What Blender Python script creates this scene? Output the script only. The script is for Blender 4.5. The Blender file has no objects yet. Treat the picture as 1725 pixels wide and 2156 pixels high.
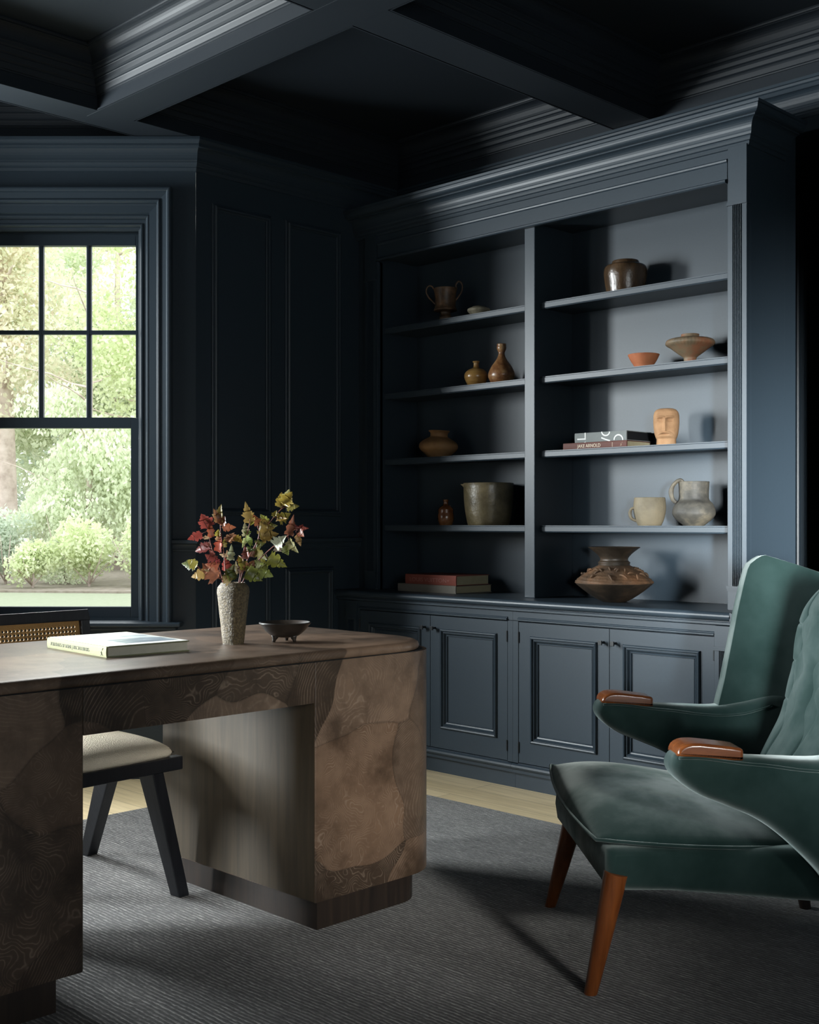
import bpy, bmesh, math, random
from mathutils import Vector, Matrix
# ------------------------------------------------------------------ scene, camera, light
scene = bpy.context.scene
COL = scene.collection
R2 = math.sqrt(2); PI = math.pi
F = 2522.0; PX = 862.5; PY = 1100.0; H = 1.12           # focal length in pixels (of 1725x2156), principal point, camera height

cam_d = bpy.data.cameras.new('camera')
cam_d.sensor_fit = 'VERTICAL'; cam_d.sensor_height = 36.0; cam_d.sensor_width = 28.8
cam_d.lens = F / 2156 * 36.0
cam_d.shift_y = (PY - 1078.0) / 2156
cam_d.clip_start = 0.05; cam_d.clip_end = 300
cam = bpy.data.objects.new('camera', cam_d); COL.objects.link(cam)
cam.location = (0, 0, H); cam.rotation_euler = (PI/2, 0, PI/4)
scene.camera = cam
scene.view_settings.view_transform = 'Standard'; scene.view_settings.look = 'None'
scene.view_settings.exposure = 0.0; scene.view_settings.gamma = 1.0
scene.view_settings.use_curve_mapping = False
scene.cycles.max_bounces = 8; scene.cycles.diffuse_bounces = 4; scene.cycles.glossy_bounces = 4
scene.cycles.transparent_max_bounces = 16
scene.cycles.caustics_reflective = False; scene.cycles.caustics_refractive = False

world = bpy.data.worlds.new('world'); scene.world = world; world.use_nodes = True
bg = world.node_tree.nodes['Background']
bg.inputs[0].default_value = (0.93, 0.97, 1.0, 1); bg.inputs[1].default_value = 3.2

def area(name, loc, aim, sx, sy, power, col=(1, 1, 1), spread=180):
    d = bpy.data.lights.new(name, 'AREA'); d.shape = 'RECTANGLE'; d.size = sx; d.size_y = sy
    d.energy = power; d.color = col; d.spread = math.radians(spread)
    o = bpy.data.objects.new(name, d); COL.objects.link(o); o.location = loc
    o.rotation_euler = (Vector(aim) - Vector(loc)).to_track_quat('-Z', 'Y').to_euler()
    return o
# daylight entering through the windows outside the picture (bay centre, bay far side, right wall), then two added narrow lamps
area('daylight_bay_center', (-5.66, 1.26, 1.95), (-2.4, 3.0, 1.5), 0.75, 1.15, 172, (0.93, 0.97, 1.0), 130)
area('daylight_bay_side', (-5.25, -1.15, 1.6), (-1.1, 2.7, 0.75), 0.8, 1.5, 130, (0.93, 0.97, 1.0), 60)
area('daylight_window', ((-1.65-6.35)/R2, (-1.65+6.35)/R2, 3.0), ((-0.95-3.65)/R2, (-0.95+3.65)/R2, 0.40), 0.8, 0.6, 34, (1.0, 0.98, 0.95), 120)
area('daylight_right', (2.4, -0.2, 1.6), (-2.2, 0.6, 1.2), 2.6, 1.4, 13, (0.97, 0.98, 1.0))
area('added_beam_right_rear', (2.45, -1.62, 1.35), (-1.76, 4.17, 1.12), 0.45, 0.7, 40, (0.98, 0.99, 1.0), 15)  # narrow lamp added to brighten the right side of the bookcase
area('added_beam_right_front', (2.45, 0.55, 2.15), (-2.46, 2.45, 0.36), 0.5, 0.4, 2.8, (1.0, 0.97, 0.93), 17)  # narrow lamp added to brighten the desk pedestal front

# ------------------------------------------------------------------ helpers
def ray(x, y):
    X = (x-PX)/F; Z = -(y-PY)/F
    return ((X-1)/R2, (X+1)/R2, Z)
def pB(x, y, b):
    d = ray(x, y); t = b/d[1]; return Vector((d[0]*t, b, H+d[2]*t))
def pZ(x, y, z):
    d = ray(x, y); t = (z-H)/d[2]; return Vector((d[0]*t, d[1]*t, z))
def w(X, Y, z=0.0):
    return Vector(((X-Y)/R2, (X+Y)/R2, z))
def depth(v): return (v[1]-v[0])/R2

def link(o, parent=None):
    COL.objects.link(o)
    if parent is not None: o.parent = parent
    return o
def tag(o, label=None, cat=None, group=None, kind=None):
    if label: o['label'] = label
    if cat: o['category'] = cat
    if group: o['group'] = group
    if kind: o['kind'] = kind
    return o
def empty(name, loc, rz=0.0, label=None, cat=None, group=None):
    o = bpy.data.objects.new(name, None); COL.objects.link(o); o.location = loc; o.rotation_euler = (0, 0, rz)
    o.empty_display_size = 0.05
    return tag(o, label, cat, group)

class MB:
    def __init__(s): s.v = []; s.f = []
    def add(s, vs, fs):
        n = len(s.v); s.v += [tuple(p) for p in vs]; s.f += [tuple(i+n for i in f) for f in fs]; return s
    def box(s, x0, x1, y0, y1, z0, z1):
        return s.add([(x0,y0,z0),(x1,y0,z0),(x1,y1,z0),(x0,y1,z0),(x0,y0,z1),(x1,y0,z1),(x1,y1,z1),(x0,y1,z1)],
                     [(3,2,1,0),(4,5,6,7),(0,1,5,4),(1,2,6,5),(2,3,7,6),(3,0,4,7)])
    def hexa(s, bot, top):
        return s.add(list(bot)+list(top), [(3,2,1,0),(4,5,6,7),(0,1,5,4),(1,2,6,5),(2,3,7,6),(3,0,4,7)])
    def prism(s, pts, z0, z1, axis='z'):
        n = len(pts)
        def m(p, q):
            return (p[0], p[1], q) if axis == 'z' else ((p[0], q, p[1]) if axis == 'y' else (q, p[0], p[1]))
        vs = [m(p, z0) for p in pts] + [m(p, z1) for p in pts]
        fs = [tuple(reversed(range(n))), tuple(range(n, 2*n))] + [(i, (i+1) % n, (i+1) % n+n, i+n) for i in range(n)]
        return s.add(vs, fs)
    def lathe(s, prof, seg=48, c=(0,0), wob=0.0, seed=0, flute=None):
        rnd = random.Random(seed); ph = [rnd.uniform(0, 6.28) for _ in range(3)]
        n = len(s.v); rows = []
        for k, (r, z) in enumerate(prof):
            row = []
            for i in range(seg):
                t = 2*PI*i/seg
                q = 1+wob*(math.sin(2*t+ph[0]+k*.3)*.6+math.sin(3*t+ph[1]+k*.5)*.4)
                if flute: q *= flute(k, t, r, z)
                s.v.append((c[0]+r*q*math.cos(t), c[1]+r*q*math.sin(t), z)); row.append(len(s.v)-1)
            rows.append(row)
        for a, b in zip(rows, rows[1:]):
            for i in range(seg):
                j = (i+1) % seg; s.f.append((a[i], a[j], b[j], b[i]))
        if prof[0][0] > 1e-6: s.f.append(tuple(reversed(rows[0])))
        if prof[-1][0] > 1e-6: s.f.append(tuple(rows[-1]))
        return s
    def tube(s, pts, rad, seg=10, flat=1.0):
        pts = [Vector(p) for p in pts]; N = len(pts)
        if not hasattr(rad, '__len__'): rad = [rad]*N
        up = Vector((0.13, 0.21, 1)).normalized(); rows = []
        for k, p in enumerate(pts):
            t = (pts[min(k+1, N-1)]-pts[max(k-1, 0)]).normalized()
            a = t.cross(up)
            if a.length < 1e-3: a = t.cross(Vector((1, 0, 0)))
            a.normalize(); b = t.cross(a).normalized(); row = []
            for i in range(seg):
                th = 2*PI*i/seg; q = p + a*math.cos(th)*rad[k]*flat + b*math.sin(th)*rad[k]
                s.v.append(tuple(q)); row.append(len(s.v)-1)
            rows.append(row)
        for a, b in zip(rows, rows[1:]):
            for i in range(seg):
                j = (i+1) % seg; s.f.append((a[i], a[j], b[j], b[i]))
        s.f.append(tuple(reversed(rows[0]))); s.f.append(tuple(rows[-1]))
        return s
    def sweep(s, path, prof, e1=(1,0,0), e2=(0,1,0), e3=(0,0,1), org=(0,0,0), closed=False):
        """mitred sweep: path is 2-D in (e1,e2); profile (u,v): u to the left of the path, v along e3"""
        e1, e2, e3, org = Vector(e1), Vector(e2), Vector(e3), Vector(org)
        P = [Vector(p) for p in path]; n = len(P); rows = []
        for i in range(n):
            dirs = []
            if closed or i > 0: dirs.append((P[i]-P[i-1]).normalized())
            if closed or i < n-1: dirs.append((P[(i+1) % n]-P[i]).normalized())
            nn = [Vector((-d.y, d.x)) for d in dirs]
            m = nn[0] if len(nn) == 1 else (nn[0]+nn[1]).normalized()
            k = 1.0 if len(nn) == 1 else 1.0/max(0.2, m.dot(nn[0]))
            row = []
            for (u, v) in prof:
                q = P[i] + m*(u*k); s.v.append(tuple(org+e1*q.x+e2*q.y+e3*v)); row.append(len(s.v)-1)
            rows.append(row)
        rr = list(zip(rows, rows[1:])) + ([(rows[-1], rows[0])] if closed else [])
        for a, b in rr:
            for i in range(len(prof)-1): s.f.append((a[i], a[i+1], b[i+1], b[i]))
        if not closed:
            s.f.append(tuple(rows[0])); s.f.append(tuple(reversed(rows[-1])))
        return s
    def grid(s, fn, nu, nv, closeu=False):
        n = len(s.v)
        for i in range(nu):
            for j in range(nv): s.v.append(tuple(fn(i/(nu-1) if not closeu else i/nu, j/(nv-1))))
        for i in range(nu if closeu else nu-1):
            for j in range(nv-1):
                a = n+i*nv+j; b = n+((i+1) % nu)*nv+j; s.f.append((a, b, b+1, a+1))
        return s
    def build(s, name, m, parent=None, smooth=False, bevel=0.0, bseg=2, sub=0, rz=None, fix=True, autos=None):
        me = bpy.data.meshes.new(name); me.from_pydata(s.v, [], s.f); me.update()
        if fix:
            bm = bmesh.new(); bm.from_mesh(me)
            bmesh.ops.remove_doubles(bm, verts=bm.verts, dist=1e-6)
            bmesh.ops.recalc_face_normals(bm, faces=bm.faces); bm.to_mesh(me); bm.free()
        if m is not None: me.materials.append(m)
        if smooth: me.polygons.foreach_set('use_smooth', [True]*len(me.polygons))
        if smooth and autos: me.set_sharp_from_angle(angle=math.radians(autos))
        o = bpy.data.objects.new(name, me); link(o, parent)
        if bevel:
            b = o.modifiers.new('bevel', 'BEVEL'); b.width = bevel; b.segments = bseg; b.limit_method = 'ANGLE'; b.angle_limit = math.radians(35)
        if sub:
            q = o.modifiers.new('sub', 'SUBSURF'); q.levels = sub; q.render_levels = sub
        if rz is not None: o.rotation_euler = (0, 0, rz)
        return o

def arc(cx, cy, r, a0, a1, n=6):
    return [(cx+r*math.cos(math.radians(a0+(a1-a0)*i/n)), cy+r*math.sin(math.radians(a0+(a1-a0)*i/n))) for i in range(n+1)]
def smooth_path(pts, n=6):
    P = [Vector(p) for p in pts]; out = []
    for i in range(len(P)-1):
        p0 = P[max(i-1, 0)]; p1 = P[i]; p2 = P[i+1]; p3 = P[min(i+2, len(P)-1)]
        for k in range(n):
            t = k/n
            out.append(0.5*((2*p1)+(p2-p0)*t+(2*p0-5*p1+4*p2-p3)*t*t+(3*p1-p0-3*p2+p3)*t**3))
    out.append(P[-1]); return out

# ------------------------------------------------------------------ materials
def mat(name):
    m = bpy.data.materials.new(name); m.use_nodes = True
    nt = m.node_tree; p = nt.nodes['Principled BSDF']; return m, nt, p
def L(nt, a, b): nt.links.new(a, b)
def N(nt, t, **kw):
    n = nt.nodes.new(t)
    for k, v in kw.items():
        if k in n.inputs: n.inputs[k].default_value = v
        else: setattr(n, k, v)
    return n
def coord(nt, scale=(1,1,1), rot=(0,0,0), gen=False):
    c = nt.nodes.new('ShaderNodeTexCoord'); mp = nt.nodes.new('ShaderNodeMapping')
    mp.inputs['Scale'].default_value = scale; mp.inputs['Rotation'].default_value = rot
    L(nt, c.outputs['Generated' if gen else 'Object'], mp.inputs['Vector']); return mp.outputs[0]
def ramp(nt, fac, stops):
    r = nt.nodes.new('ShaderNodeValToRGB'); els = r.color_ramp.elements
    while len(els) < len(stops): els.new(0.5)
    for e, (p, c) in zip(els, stops): e.position = p; e.color = (*c, 1)
    L(nt, fac, r.inputs[0]); return r.outputs[0]
def bump(nt, p, h, strength=0.2, dist=0.01):
    b = nt.nodes.new('ShaderNodeBump'); b.inputs['Strength'].default_value = strength; b.inputs['Distance'].default_value = dist
    L(nt, h, b.inputs['Height']); L(nt, b.outputs[0], p.inputs['Normal'])
def mixc(nt, fac, a, b, mode='MIX'):
    m = nt.nodes.new('ShaderNodeMix'); m.data_type = 'RGBA'; m.blend_type = mode
    for s, v in ((m.inputs[0], fac), (m.inputs[6], a), (m.inputs[7], b)):
        if hasattr(v, 'is_output'): L(nt, v, s)
        elif isinstance(v, tuple): s.default_value = (*v, 1)
        else: s.default_value = v
    return m.outputs[2]
def math_(nt, op, a, b=None):
    m = nt.nodes.new('ShaderNodeMath'); m.operation = op
    for s, v in ((m.inputs[0], a), (m.inputs[1], b)):
        if v is None: continue
        if hasattr(v, 'is_output'): L(nt, v, s)
        else: s.default_value = v
    return m.outputs[0]

def plain(name, col, rough=0.5, spec=0.5, bscale=0, bstr=0.1, metal=0.0):
    m, nt, p = mat(name); p.inputs['Base Color'].default_value = (*col, 1); p.inputs['Roughness'].default_value = rough
    p.inputs['Specular IOR Level'].default_value = spec; p.inputs['Metallic'].default_value = metal
    n = N(nt, 'ShaderNodeTexNoise', Scale=float(bscale or 30), Detail=4.0); L(nt, coord(nt), n.inputs['Vector'])
    c = mixc(nt, n.outputs[0], tuple(x*0.9 for x in col), tuple(min(1, x*1.1) for x in col)); L(nt, c, p.inputs['Base Color'])
    if bscale: bump(nt, p, n.outputs[0], bstr, 0.004)
    return m

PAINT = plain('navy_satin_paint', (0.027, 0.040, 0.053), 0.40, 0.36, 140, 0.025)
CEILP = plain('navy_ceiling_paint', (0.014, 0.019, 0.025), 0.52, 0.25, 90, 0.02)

def wood_floor():
    m, nt, p = mat('pale_oak_planks'); v = coord(nt)
    br = N(nt, 'ShaderNodeTexBrick', Scale=1.0); br.inputs['Brick Width'].default_value = 1.7; br.inputs['Row Height'].default_value = 0.13
    br.inputs['Mortar Size'].default_value = 0.0012; br.offset = 0.37
    br.inputs['Color1'].default_value = (0.66, 0.53, 0.32, 1); br.inputs['Color2'].default_value = (0.78, 0.64, 0.41, 1); br.inputs['Mortar'].default_value = (0.2, 0.15, 0.09, 1)
    L(nt, v, br.inputs['Vector'])
    n = N(nt, 'ShaderNodeTexNoise', Scale=3.0, Detail=8.0, Roughness=0.6); L(nt, coord(nt, (1.2, 14, 1)), n.inputs['Vector'])
    g = ramp(nt, n.outputs[0], [(0.35, (0.78, 0.74, 0.66)), (0.65, (1.05, 1.03, 1.0))])
    L(nt, mixc(nt, 0.8, br.outputs[0], g, 'MULTIPLY'), p.inputs['Base Color']); p.inputs['Roughness'].default_value = 0.42
    return m
def rug_mat():
    m, nt, p = mat('charcoal_striped_rug')
    v = coord(nt)
    dn = N(nt, 'ShaderNodeTexNoise', Scale=6.0, Detail=3.0); L(nt, v, dn.inputs['Vector'])
    dn2 = N(nt, 'ShaderNodeTexNoise', Scale=60.0, Detail=2.0); L(nt, v, dn2.inputs['Vector'])
    sx = nt.nodes.new('ShaderNodeSeparateXYZ'); L(nt, v, sx.inputs[0])
    y = math_(nt, 'MULTIPLY', sx.outputs[1], 2*PI/0.0125)
    y = math_(nt, 'ADD', y, math_(nt, 'MULTIPLY', dn.outputs[0], 9.0)); y = math_(nt, 'ADD', y, math_(nt, 'MULTIPLY', dn2.outputs[0], 3.0))
    st = math_(nt, 'MULTIPLY', math_(nt, 'ADD', math_(nt, 'SINE', y), 1.0), 0.5)
    st = math_(nt, 'POWER', st, 2.2)
    fn = N(nt, 'ShaderNodeTexNoise', Scale=1.0, Detail=6.0, Roughness=0.75); L(nt, coord(nt, (45, 260, 1)), fn.inputs['Vector'])
    pn = N(nt, 'ShaderNodeTexNoise', Scale=4.5, Detail=3.0); L(nt, coord(nt, (0.6, 1.6, 1)), pn.inputs['Vector'])
    f3 = N(nt, 'ShaderNodeTexNoise', Scale=1.0, Detail=4.0, Roughness=0.7); L(nt, coord(nt, (14, 95, 1)), f3.inputs['Vector'])
    amt = math_(nt, 'MULTIPLY', st, ramp(nt, fn.outputs[0], [(0.40, (0.10,)*3), (0.60, (1.0,)*3)]))
    amt = math_(nt, 'MULTIPLY', amt, ramp(nt, f3.outputs[0], [(0.36, (0.12,)*3), (0.62, (1.0,)*3)]))
    base = ramp(nt, pn.outputs[0], [(0.32, (0.020, 0.019, 0.019)), (0.68, (0.060, 0.057, 0.055))])
    f2 = ramp(nt, fn.outputs[0], [(0.36, (0.35,)*3), (0.64, (1.9,)*3)])
    base = mixc(nt, 1.0, base, f2, 'MULTIPLY')
    L(nt, mixc(nt, math_(nt, 'MULTIPLY', amt, 0.95), base, (0.60, 0.565, 0.53)), p.inputs['Base Color'])
    p.inputs['Roughness'].default_value = 0.95; p.inputs['Specular IOR Level'].default_value = 0.1
    p.inputs['Sheen Weight'].default_value = 0.25
    bump(nt, p, math_(nt, 'ADD', st, fn.outputs[0]), 0.7, 0.004)
    return m
def burl(name, lo=(0.045, 0.027, 0.016), hi=(0.20, 0.13, 0.085), rough=0.36, line=1.0):
    """patchwork of end-grain slices: every patch has its own tone, ring spacing and amount of figure"""
    m, nt, p = mat(name); v = coord(nt)
    n1 = N(nt, 'ShaderNodeTexNoise', Scale=2.2, Detail=2.0); L(nt, v, n1.inputs['Vector'])
    vm = nt.nodes.new('ShaderNodeVectorMath'); vm.operation = 'MULTIPLY_ADD'; L(nt, n1.outputs[1], vm.inputs[0]); vm.inputs[1].default_value = (0.34,)*3; L(nt, v, vm.inputs[2])
    vo = N(nt, 'ShaderNodeTexVoronoi', Scale=3.1); L(nt, vm.outputs[0], vo.inputs['Vector'])
    ve = N(nt, 'ShaderNodeTexVoronoi', Scale=3.1); ve.feature = 'DISTANCE_TO_EDGE'; L(nt, vm.outputs[0], ve.inputs['Vector'])
    sep = nt.nodes.new('ShaderNodeSeparateColor'); L(nt, vo.outputs['Color'], sep.inputs[0])
    n2 = N(nt, 'ShaderNodeTexNoise', Scale=6.5, Detail=2.0, Roughness=0.5); L(nt, v, n2.inputs['Vector'])
    n2b = N(nt, 'ShaderNodeTexNoise', Scale=30.0, Detail=2.0, Roughness=0.5); L(nt, v, n2b.inputs['Vector'])
    fig = math_(nt, 'POWER', sep.outputs[1], 2.0)
    # centre of the rings pushed off the patch so that most patches show arcs
    off = nt.nodes.new('ShaderNodeVectorMath'); off.operation = 'MULTIPLY_ADD'; L(nt, vo.outputs['Color'], off.inputs[0]); off.inputs[1].default_value = (0.35, 0.35, 0.35); L(nt, v, off.inputs[2])
    dv = nt.nodes.new('ShaderNodeVectorMath'); dv.operation = 'DISTANCE'; L(nt, off.outputs[0], dv.inputs[0]); L(nt, vo.outputs['Position'], dv.inputs[1])
    d = math_(nt, 'ADD', dv.outputs['Value'], math_(nt, 'MULTIPLY', n2.outputs[0], math_(nt, 'ADD', math_(nt, 'MULTIPLY', fig, 0.42), 0.03)))
    d = math_(nt, 'ADD', d, math_(nt, 'MULTIPLY', n2b.outputs[0], math_(nt, 'ADD', math_(nt, 'MULTIPLY', fig, 0.02), 0.002)))
    fr = math_(nt, 'ADD', 700.0, math_(nt, 'MULTIPLY', sep.outputs[2], 450.0))
    ring = math_(nt, 'SINE', math_(nt, 'MULTIPLY', d, fr))
    ring = math_(nt, 'POWER', math_(nt, 'ADD', math_(nt, 'MULTIPLY', ring, 0.5), 0.5), 7.0)
    br = N(nt, 'ShaderNodeTexNoise', Scale=9.0, Detail=4.0, Roughness=0.7); L(nt, v, br.inputs['Vector'])
    ring = math_(nt, 'MULTIPLY', ring, ramp(nt, br.outputs[0], [(0.42, (0.05,)*3), (0.62, (1.0,)*3)]))
    md = tuple((a*0.6+b*0.4) for a, b in zip(lo, hi))
    patch = ramp(nt, sep.outputs[0], [(0.0, lo), (0.4, md), (0.65, (hi[0]*0.80, hi[1]*0.67, hi[2]*0.56)), (1.0, hi)])
    n3 = N(nt, 'ShaderNodeTexNoise', Scale=4.5, Detail=7.0, Roughness=0.68); L(nt, v, n3.inputs['Vector'])
    c = mixc(nt, 1.0, patch, ramp(nt, n3.outputs[0], [(0.34, (0.42, 0.40, 0.38)), (0.5, (0.95, 0.92, 0.9)), (0.68, (1.3, 1.25, 1.2))]), 'MULTIPLY')
    c = mixc(nt, ramp(nt, ve.outputs['Distance'], [(0.0, (0.45,)*3), (0.012, (0.0,)*3)]), c, tuple(q*0.5 for q in lo))
    kn = N(nt, 'ShaderNodeTexVoronoi', Scale=5.0); kn.inputs['Randomness'].default_value = 1.0; L(nt, vm.outputs[0], kn.inputs['Vector'])
    c = mixc(nt, ramp(nt, kn.outputs['Distance'], [(0.03, (0.75,)*3), (0.11, (0.0,)*3)]), c, tuple(q*0.35 for q in lo))
    c = mixc(nt, math_(nt, 'MULTIPLY', ring, 0.30*line), c, (hi[0]*1.7, hi[1]*1.75, hi[2]*1.75))
    L(nt, c, p.inputs['Base Color']); p.inputs['Roughness'].default_value = rough
    bump(nt, p, ring, 0.08, 0.002)
    return m
def straight_wood(name, lo, hi, rough=0.4, scale=(14, 14, 0.9), bs=0.1):
    m, nt, p = mat(name)
    n = N(nt, 'ShaderNodeTexNoise', Scale=3.0, Detail=7.0, Roughness=0.6, Distortion=0.6); L(nt, coord(nt, scale), n.inputs['Vector'])
    L(nt, ramp(nt, n.outputs[0], [(0.3, lo), (0.7, hi)]), p.inputs['Base Color']); p.inputs['Roughness'].default_value = rough
    bump(nt, p, n.outputs[0], bs, 0.002)
    return m
def clay(name, cols, scale=9.0, rough=0.6, bs=0.3, bscale=40, spec=0.4, coat=0.0, stretch=(1,1,1), bd=0.004):
    m, nt, p = mat(name)
    n = N(nt, 'ShaderNodeTexNoise', Scale=scale, Detail=7.0, Roughness=0.62); L(nt, coord(nt, stretch), n.inputs['Vector'])
    k = len(cols); st = [(0.30+0.42*i/(k-1), c) for i, c in enumerate(cols)]
    L(nt, ramp(nt, n.outputs[0], st), p.inputs['Base Color'])
    p.inputs['Roughness'].default_value = rough; p.inputs['Specular IOR Level'].default_value = spec
    p.inputs['Coat Weight'].default_value = coat; p.inputs['Coat Roughness'].default_value = 0.15
    b = N(nt, 'ShaderNodeTexNoise', Scale=float(bscale), Detail=5.0, Roughness=0.6); L(nt, coord(nt), b.inputs['Vector'])
    bump(nt, p, b.outputs[0], bs, bd)
    return m
def velvet():
    m, nt, p = mat('green_velvet')
    n = N(nt, 'ShaderNodeTexNoise', Scale=7.0, Detail=4.0, Roughness=0.55); L(nt, coord(nt), n.inputs['Vector'])
    L(nt, ramp(nt, n.outputs[0], [(0.3, (0.008, 0.019, 0.0175)), (0.7, (0.014, 0.031, 0.029))]), p.inputs['Base Color'])
    p.inputs['Roughness'].default_value = 0.85; p.inputs['Specular IOR Level'].default_value = 0.03
    p.inputs['Sheen Weight'].default_value = 0.62; p.inputs['Sheen Roughness'].default_value = 0.50
    L(nt, ramp(nt, n.outputs[0], [(0.36, (0.40, 0.50, 0.48)), (0.62, (0.90, 1.0, 0.98))]), p.inputs['Sheen Tint'])
    f = N(nt, 'ShaderNodeTexNoise', Scale=350.0, Detail=2.0); L(nt, coord(nt), f.inputs['Vector'])
    bump(nt, p, f.outputs[0], 0.12, 0.001)
    return m
FLOOR = wood_floor(); RUG = rug_mat()
BURL = burl('burl_patchwork_veneer', (0.036, 0.023, 0.015), (0.150, 0.108, 0.080), 0.36, 1.8); BURLTOP = burl('burl_patchwork_top', (0.070, 0.047, 0.033), (0.17, 0.122, 0.09), 0.36, 1.0)
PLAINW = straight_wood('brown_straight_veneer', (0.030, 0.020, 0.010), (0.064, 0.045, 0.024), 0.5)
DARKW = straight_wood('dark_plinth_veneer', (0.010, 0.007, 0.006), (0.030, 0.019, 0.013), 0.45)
BLACKW = straight_wood('black_stained_wood', (0.006, 0.007, 0.010), (0.014, 0.015, 0.019), 0.38, (20, 20, 2), 0.25)
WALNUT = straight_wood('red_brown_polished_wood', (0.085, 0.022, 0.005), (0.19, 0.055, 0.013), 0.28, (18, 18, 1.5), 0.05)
PAW = straight_wood('polished_armrest_wood', (0.085, 0.024, 0.007), (0.18, 0.055, 0.015), 0.24, (2, 18, 18), 0.04)
VELVET = velvet()
BLACKM = plain('black_metal', (0.010, 0.012, 0.014), 0.35)
BOUCLE = plain('cream_boucle', (0.80, 0.70, 0.55), 0.95, 0.1, 260, 0.9)
CANE = plain('woven_cane', (0.36, 0.21, 0.075), 0.5, 0.4, 300, 0.5)
PAPER = plain('book_pages', (0.55, 0.52, 0.42), 0.8, 0.2, 50)
PAPERY = plain('aged_book_pages', (0.42, 0.37, 0.24), 0.8, 0.2, 50)
def glass_mat():
    m = bpy.data.materials.new('window_glass'); m.use_nodes = True; nt = m.node_tree; nt.nodes.clear()
    o = nt.nodes.new('ShaderNodeOutputMaterial'); t = nt.nodes.new('ShaderNodeBsdfTransparent'); g = nt.nodes.new('ShaderNodeBsdfGlossy')
    g.inputs['Roughness'].default_value = 0.02; f = nt.nodes.new('ShaderNodeFresnel'); ge = nt.nodes.new('ShaderNodeNewGeometry'); L(nt, math_(nt, 'ADD', math_(nt, 'MULTIPLY', ge.outputs['Backfacing'], 1/1.45-1.45), 1.45), f.inputs[0])
    t.inputs[0].default_value = (0.97, 0.985, 0.98, 1)
    mx = nt.nodes.new('ShaderNodeMixShader'); L(nt, f.outputs[0], mx.inputs[0]); L(nt, t.outputs[0], mx.inputs[1]); L(nt, g.outputs[0], mx.inputs[2]); L(nt, mx.outputs[0], o.inputs[0])
    return m
GLASS = glass_mat()

def struct(mb, name, m, label=None, cat=None, **kw):
    o = mb.build(name, m, **kw)
    if o.parent is None: tag(o, label or None, cat or name.split('_')[0], kind='structure')
    return o
QZ = PI/4                                            # objects drawn in camera-aligned axes are turned by 45 degrees

# ------------------------------------------------------------------ room shell
FZ = -0.008                                          # wooden floor level (rug top is 0)
CZ = 3.02; BZ = 2.80                                 # coffer ceiling, beam soffit
A0 = -4.40; BW = 4.31; AR = 2.05; BB = -2.3
P1 = (-4.40, 3.067); P2 = (-5.275, 2.192); P3 = (-5.275, -0.33); P4 = (-4.40, -1.205)
struct(MB().box(-5.7, 2.3, -2.6, 4.6, -0.2, FZ), 'floor', FLOOR, 'pale oak plank floor showing beyond the edges of the grey rug', 'floor')
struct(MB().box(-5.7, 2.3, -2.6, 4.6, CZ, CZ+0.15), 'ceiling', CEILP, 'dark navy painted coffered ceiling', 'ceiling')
T = 0.12
mb = MB(); mb.box(A0-T, -2.27, BW, BW+T, FZ, CZ); mb.box(-2.27, -1.82, BW, BW+T, 2.655, CZ); mb.box(-1.82, AR+T, BW, BW+T, FZ, CZ)  # narrow gap cut beside the bookcase for the added unlit recess
struct(mb, 'wall_back', PAINT, 'dark navy wall behind the built-in bookcase', 'wall')
mb = MB(); mb.prism([(A0, P1[1]), (A0, BW), (A0-T, BW), (A0-T, P1[1]+0.05)], FZ, CZ)
struct(mb, 'wall_left', PAINT, 'dark navy panelled wall between the window and the bookcase', 'wall')
mb = MB(); mb.box(A0-T, AR+T, BB-T, BB, FZ, CZ); struct(mb, 'wall_front', PAINT, 'navy wall behind the camera', 'wall')
mb = MB(); mb.box(A0-T, A0, BB, P4[1], FZ, CZ); struct(mb, 'wall_bay_return', PAINT, 'navy wall beside the bay', 'wall')
# right wall with window opening b 2.2..3.6
WR = (-1.85, 1.25, 0.75, 2.42)
mb = MB(); mb.box(AR, AR+T, BB, WR[0], FZ, CZ); mb.box(AR, AR+T, WR[1], BW, FZ, CZ); mb.box(AR, AR+T, WR[0], WR[1], FZ, WR[2]); mb.box(AR, AR+T, WR[0], WR[1], WR[3], CZ)
struct(mb, 'wall_right', PAINT, 'navy wall at the right with a window', 'wall')
# bay centre wall (window b 0.15..1.70)
WC = (0.15, 1.82, 0.72, 2.60)
mb = MB(); a = P2[0]; mb.box(a-T, a, P3[1]-0.05, WC[0], FZ, CZ); mb.box(a-T, a, WC[1], P2[1]+0.05, FZ, CZ); mb.box(a-T, a, WC[0], WC[1], FZ, WC[2]); mb.box(a-T, a, WC[0], WC[1], WC[3], CZ)
struct(mb, 'wall_bay_center', PAINT, 'navy wall at the middle of the bay', 'wall')
# bay wall 1 (visible), local camera axes: plane Y = 5.28, X from -2.123 to -0.943
YW = 5.28; XC = -0.943; XL = -2.180
GX0, GX1 = -2.008, -1.112                            # rough opening
def bay_wall(name, label, sx=1, rz=QZ, yw=YW, x0=XL, x1=XC, gx0=GX0, gx1=GX1):
    mb = MB()
    mb.prism([(x0-0.05, yw+T), (x0, yw), (gx0, yw), (gx0, yw+T)], FZ, CZ)
    mb.prism([(gx1, yw+T), (gx1, yw), (x1, yw), (x1-0.06, yw+T)], FZ, CZ)
    mb.box(gx0, gx1, yw, yw+T, FZ, 0.665); mb.box(gx0, gx1, yw, yw+T, 2.522, CZ)
    return struct(mb, name, PAINT, label, 'wall', rz=rz)
bay_wall('wall_bay_right', 'dark navy window wall at the left of the picture')
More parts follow.
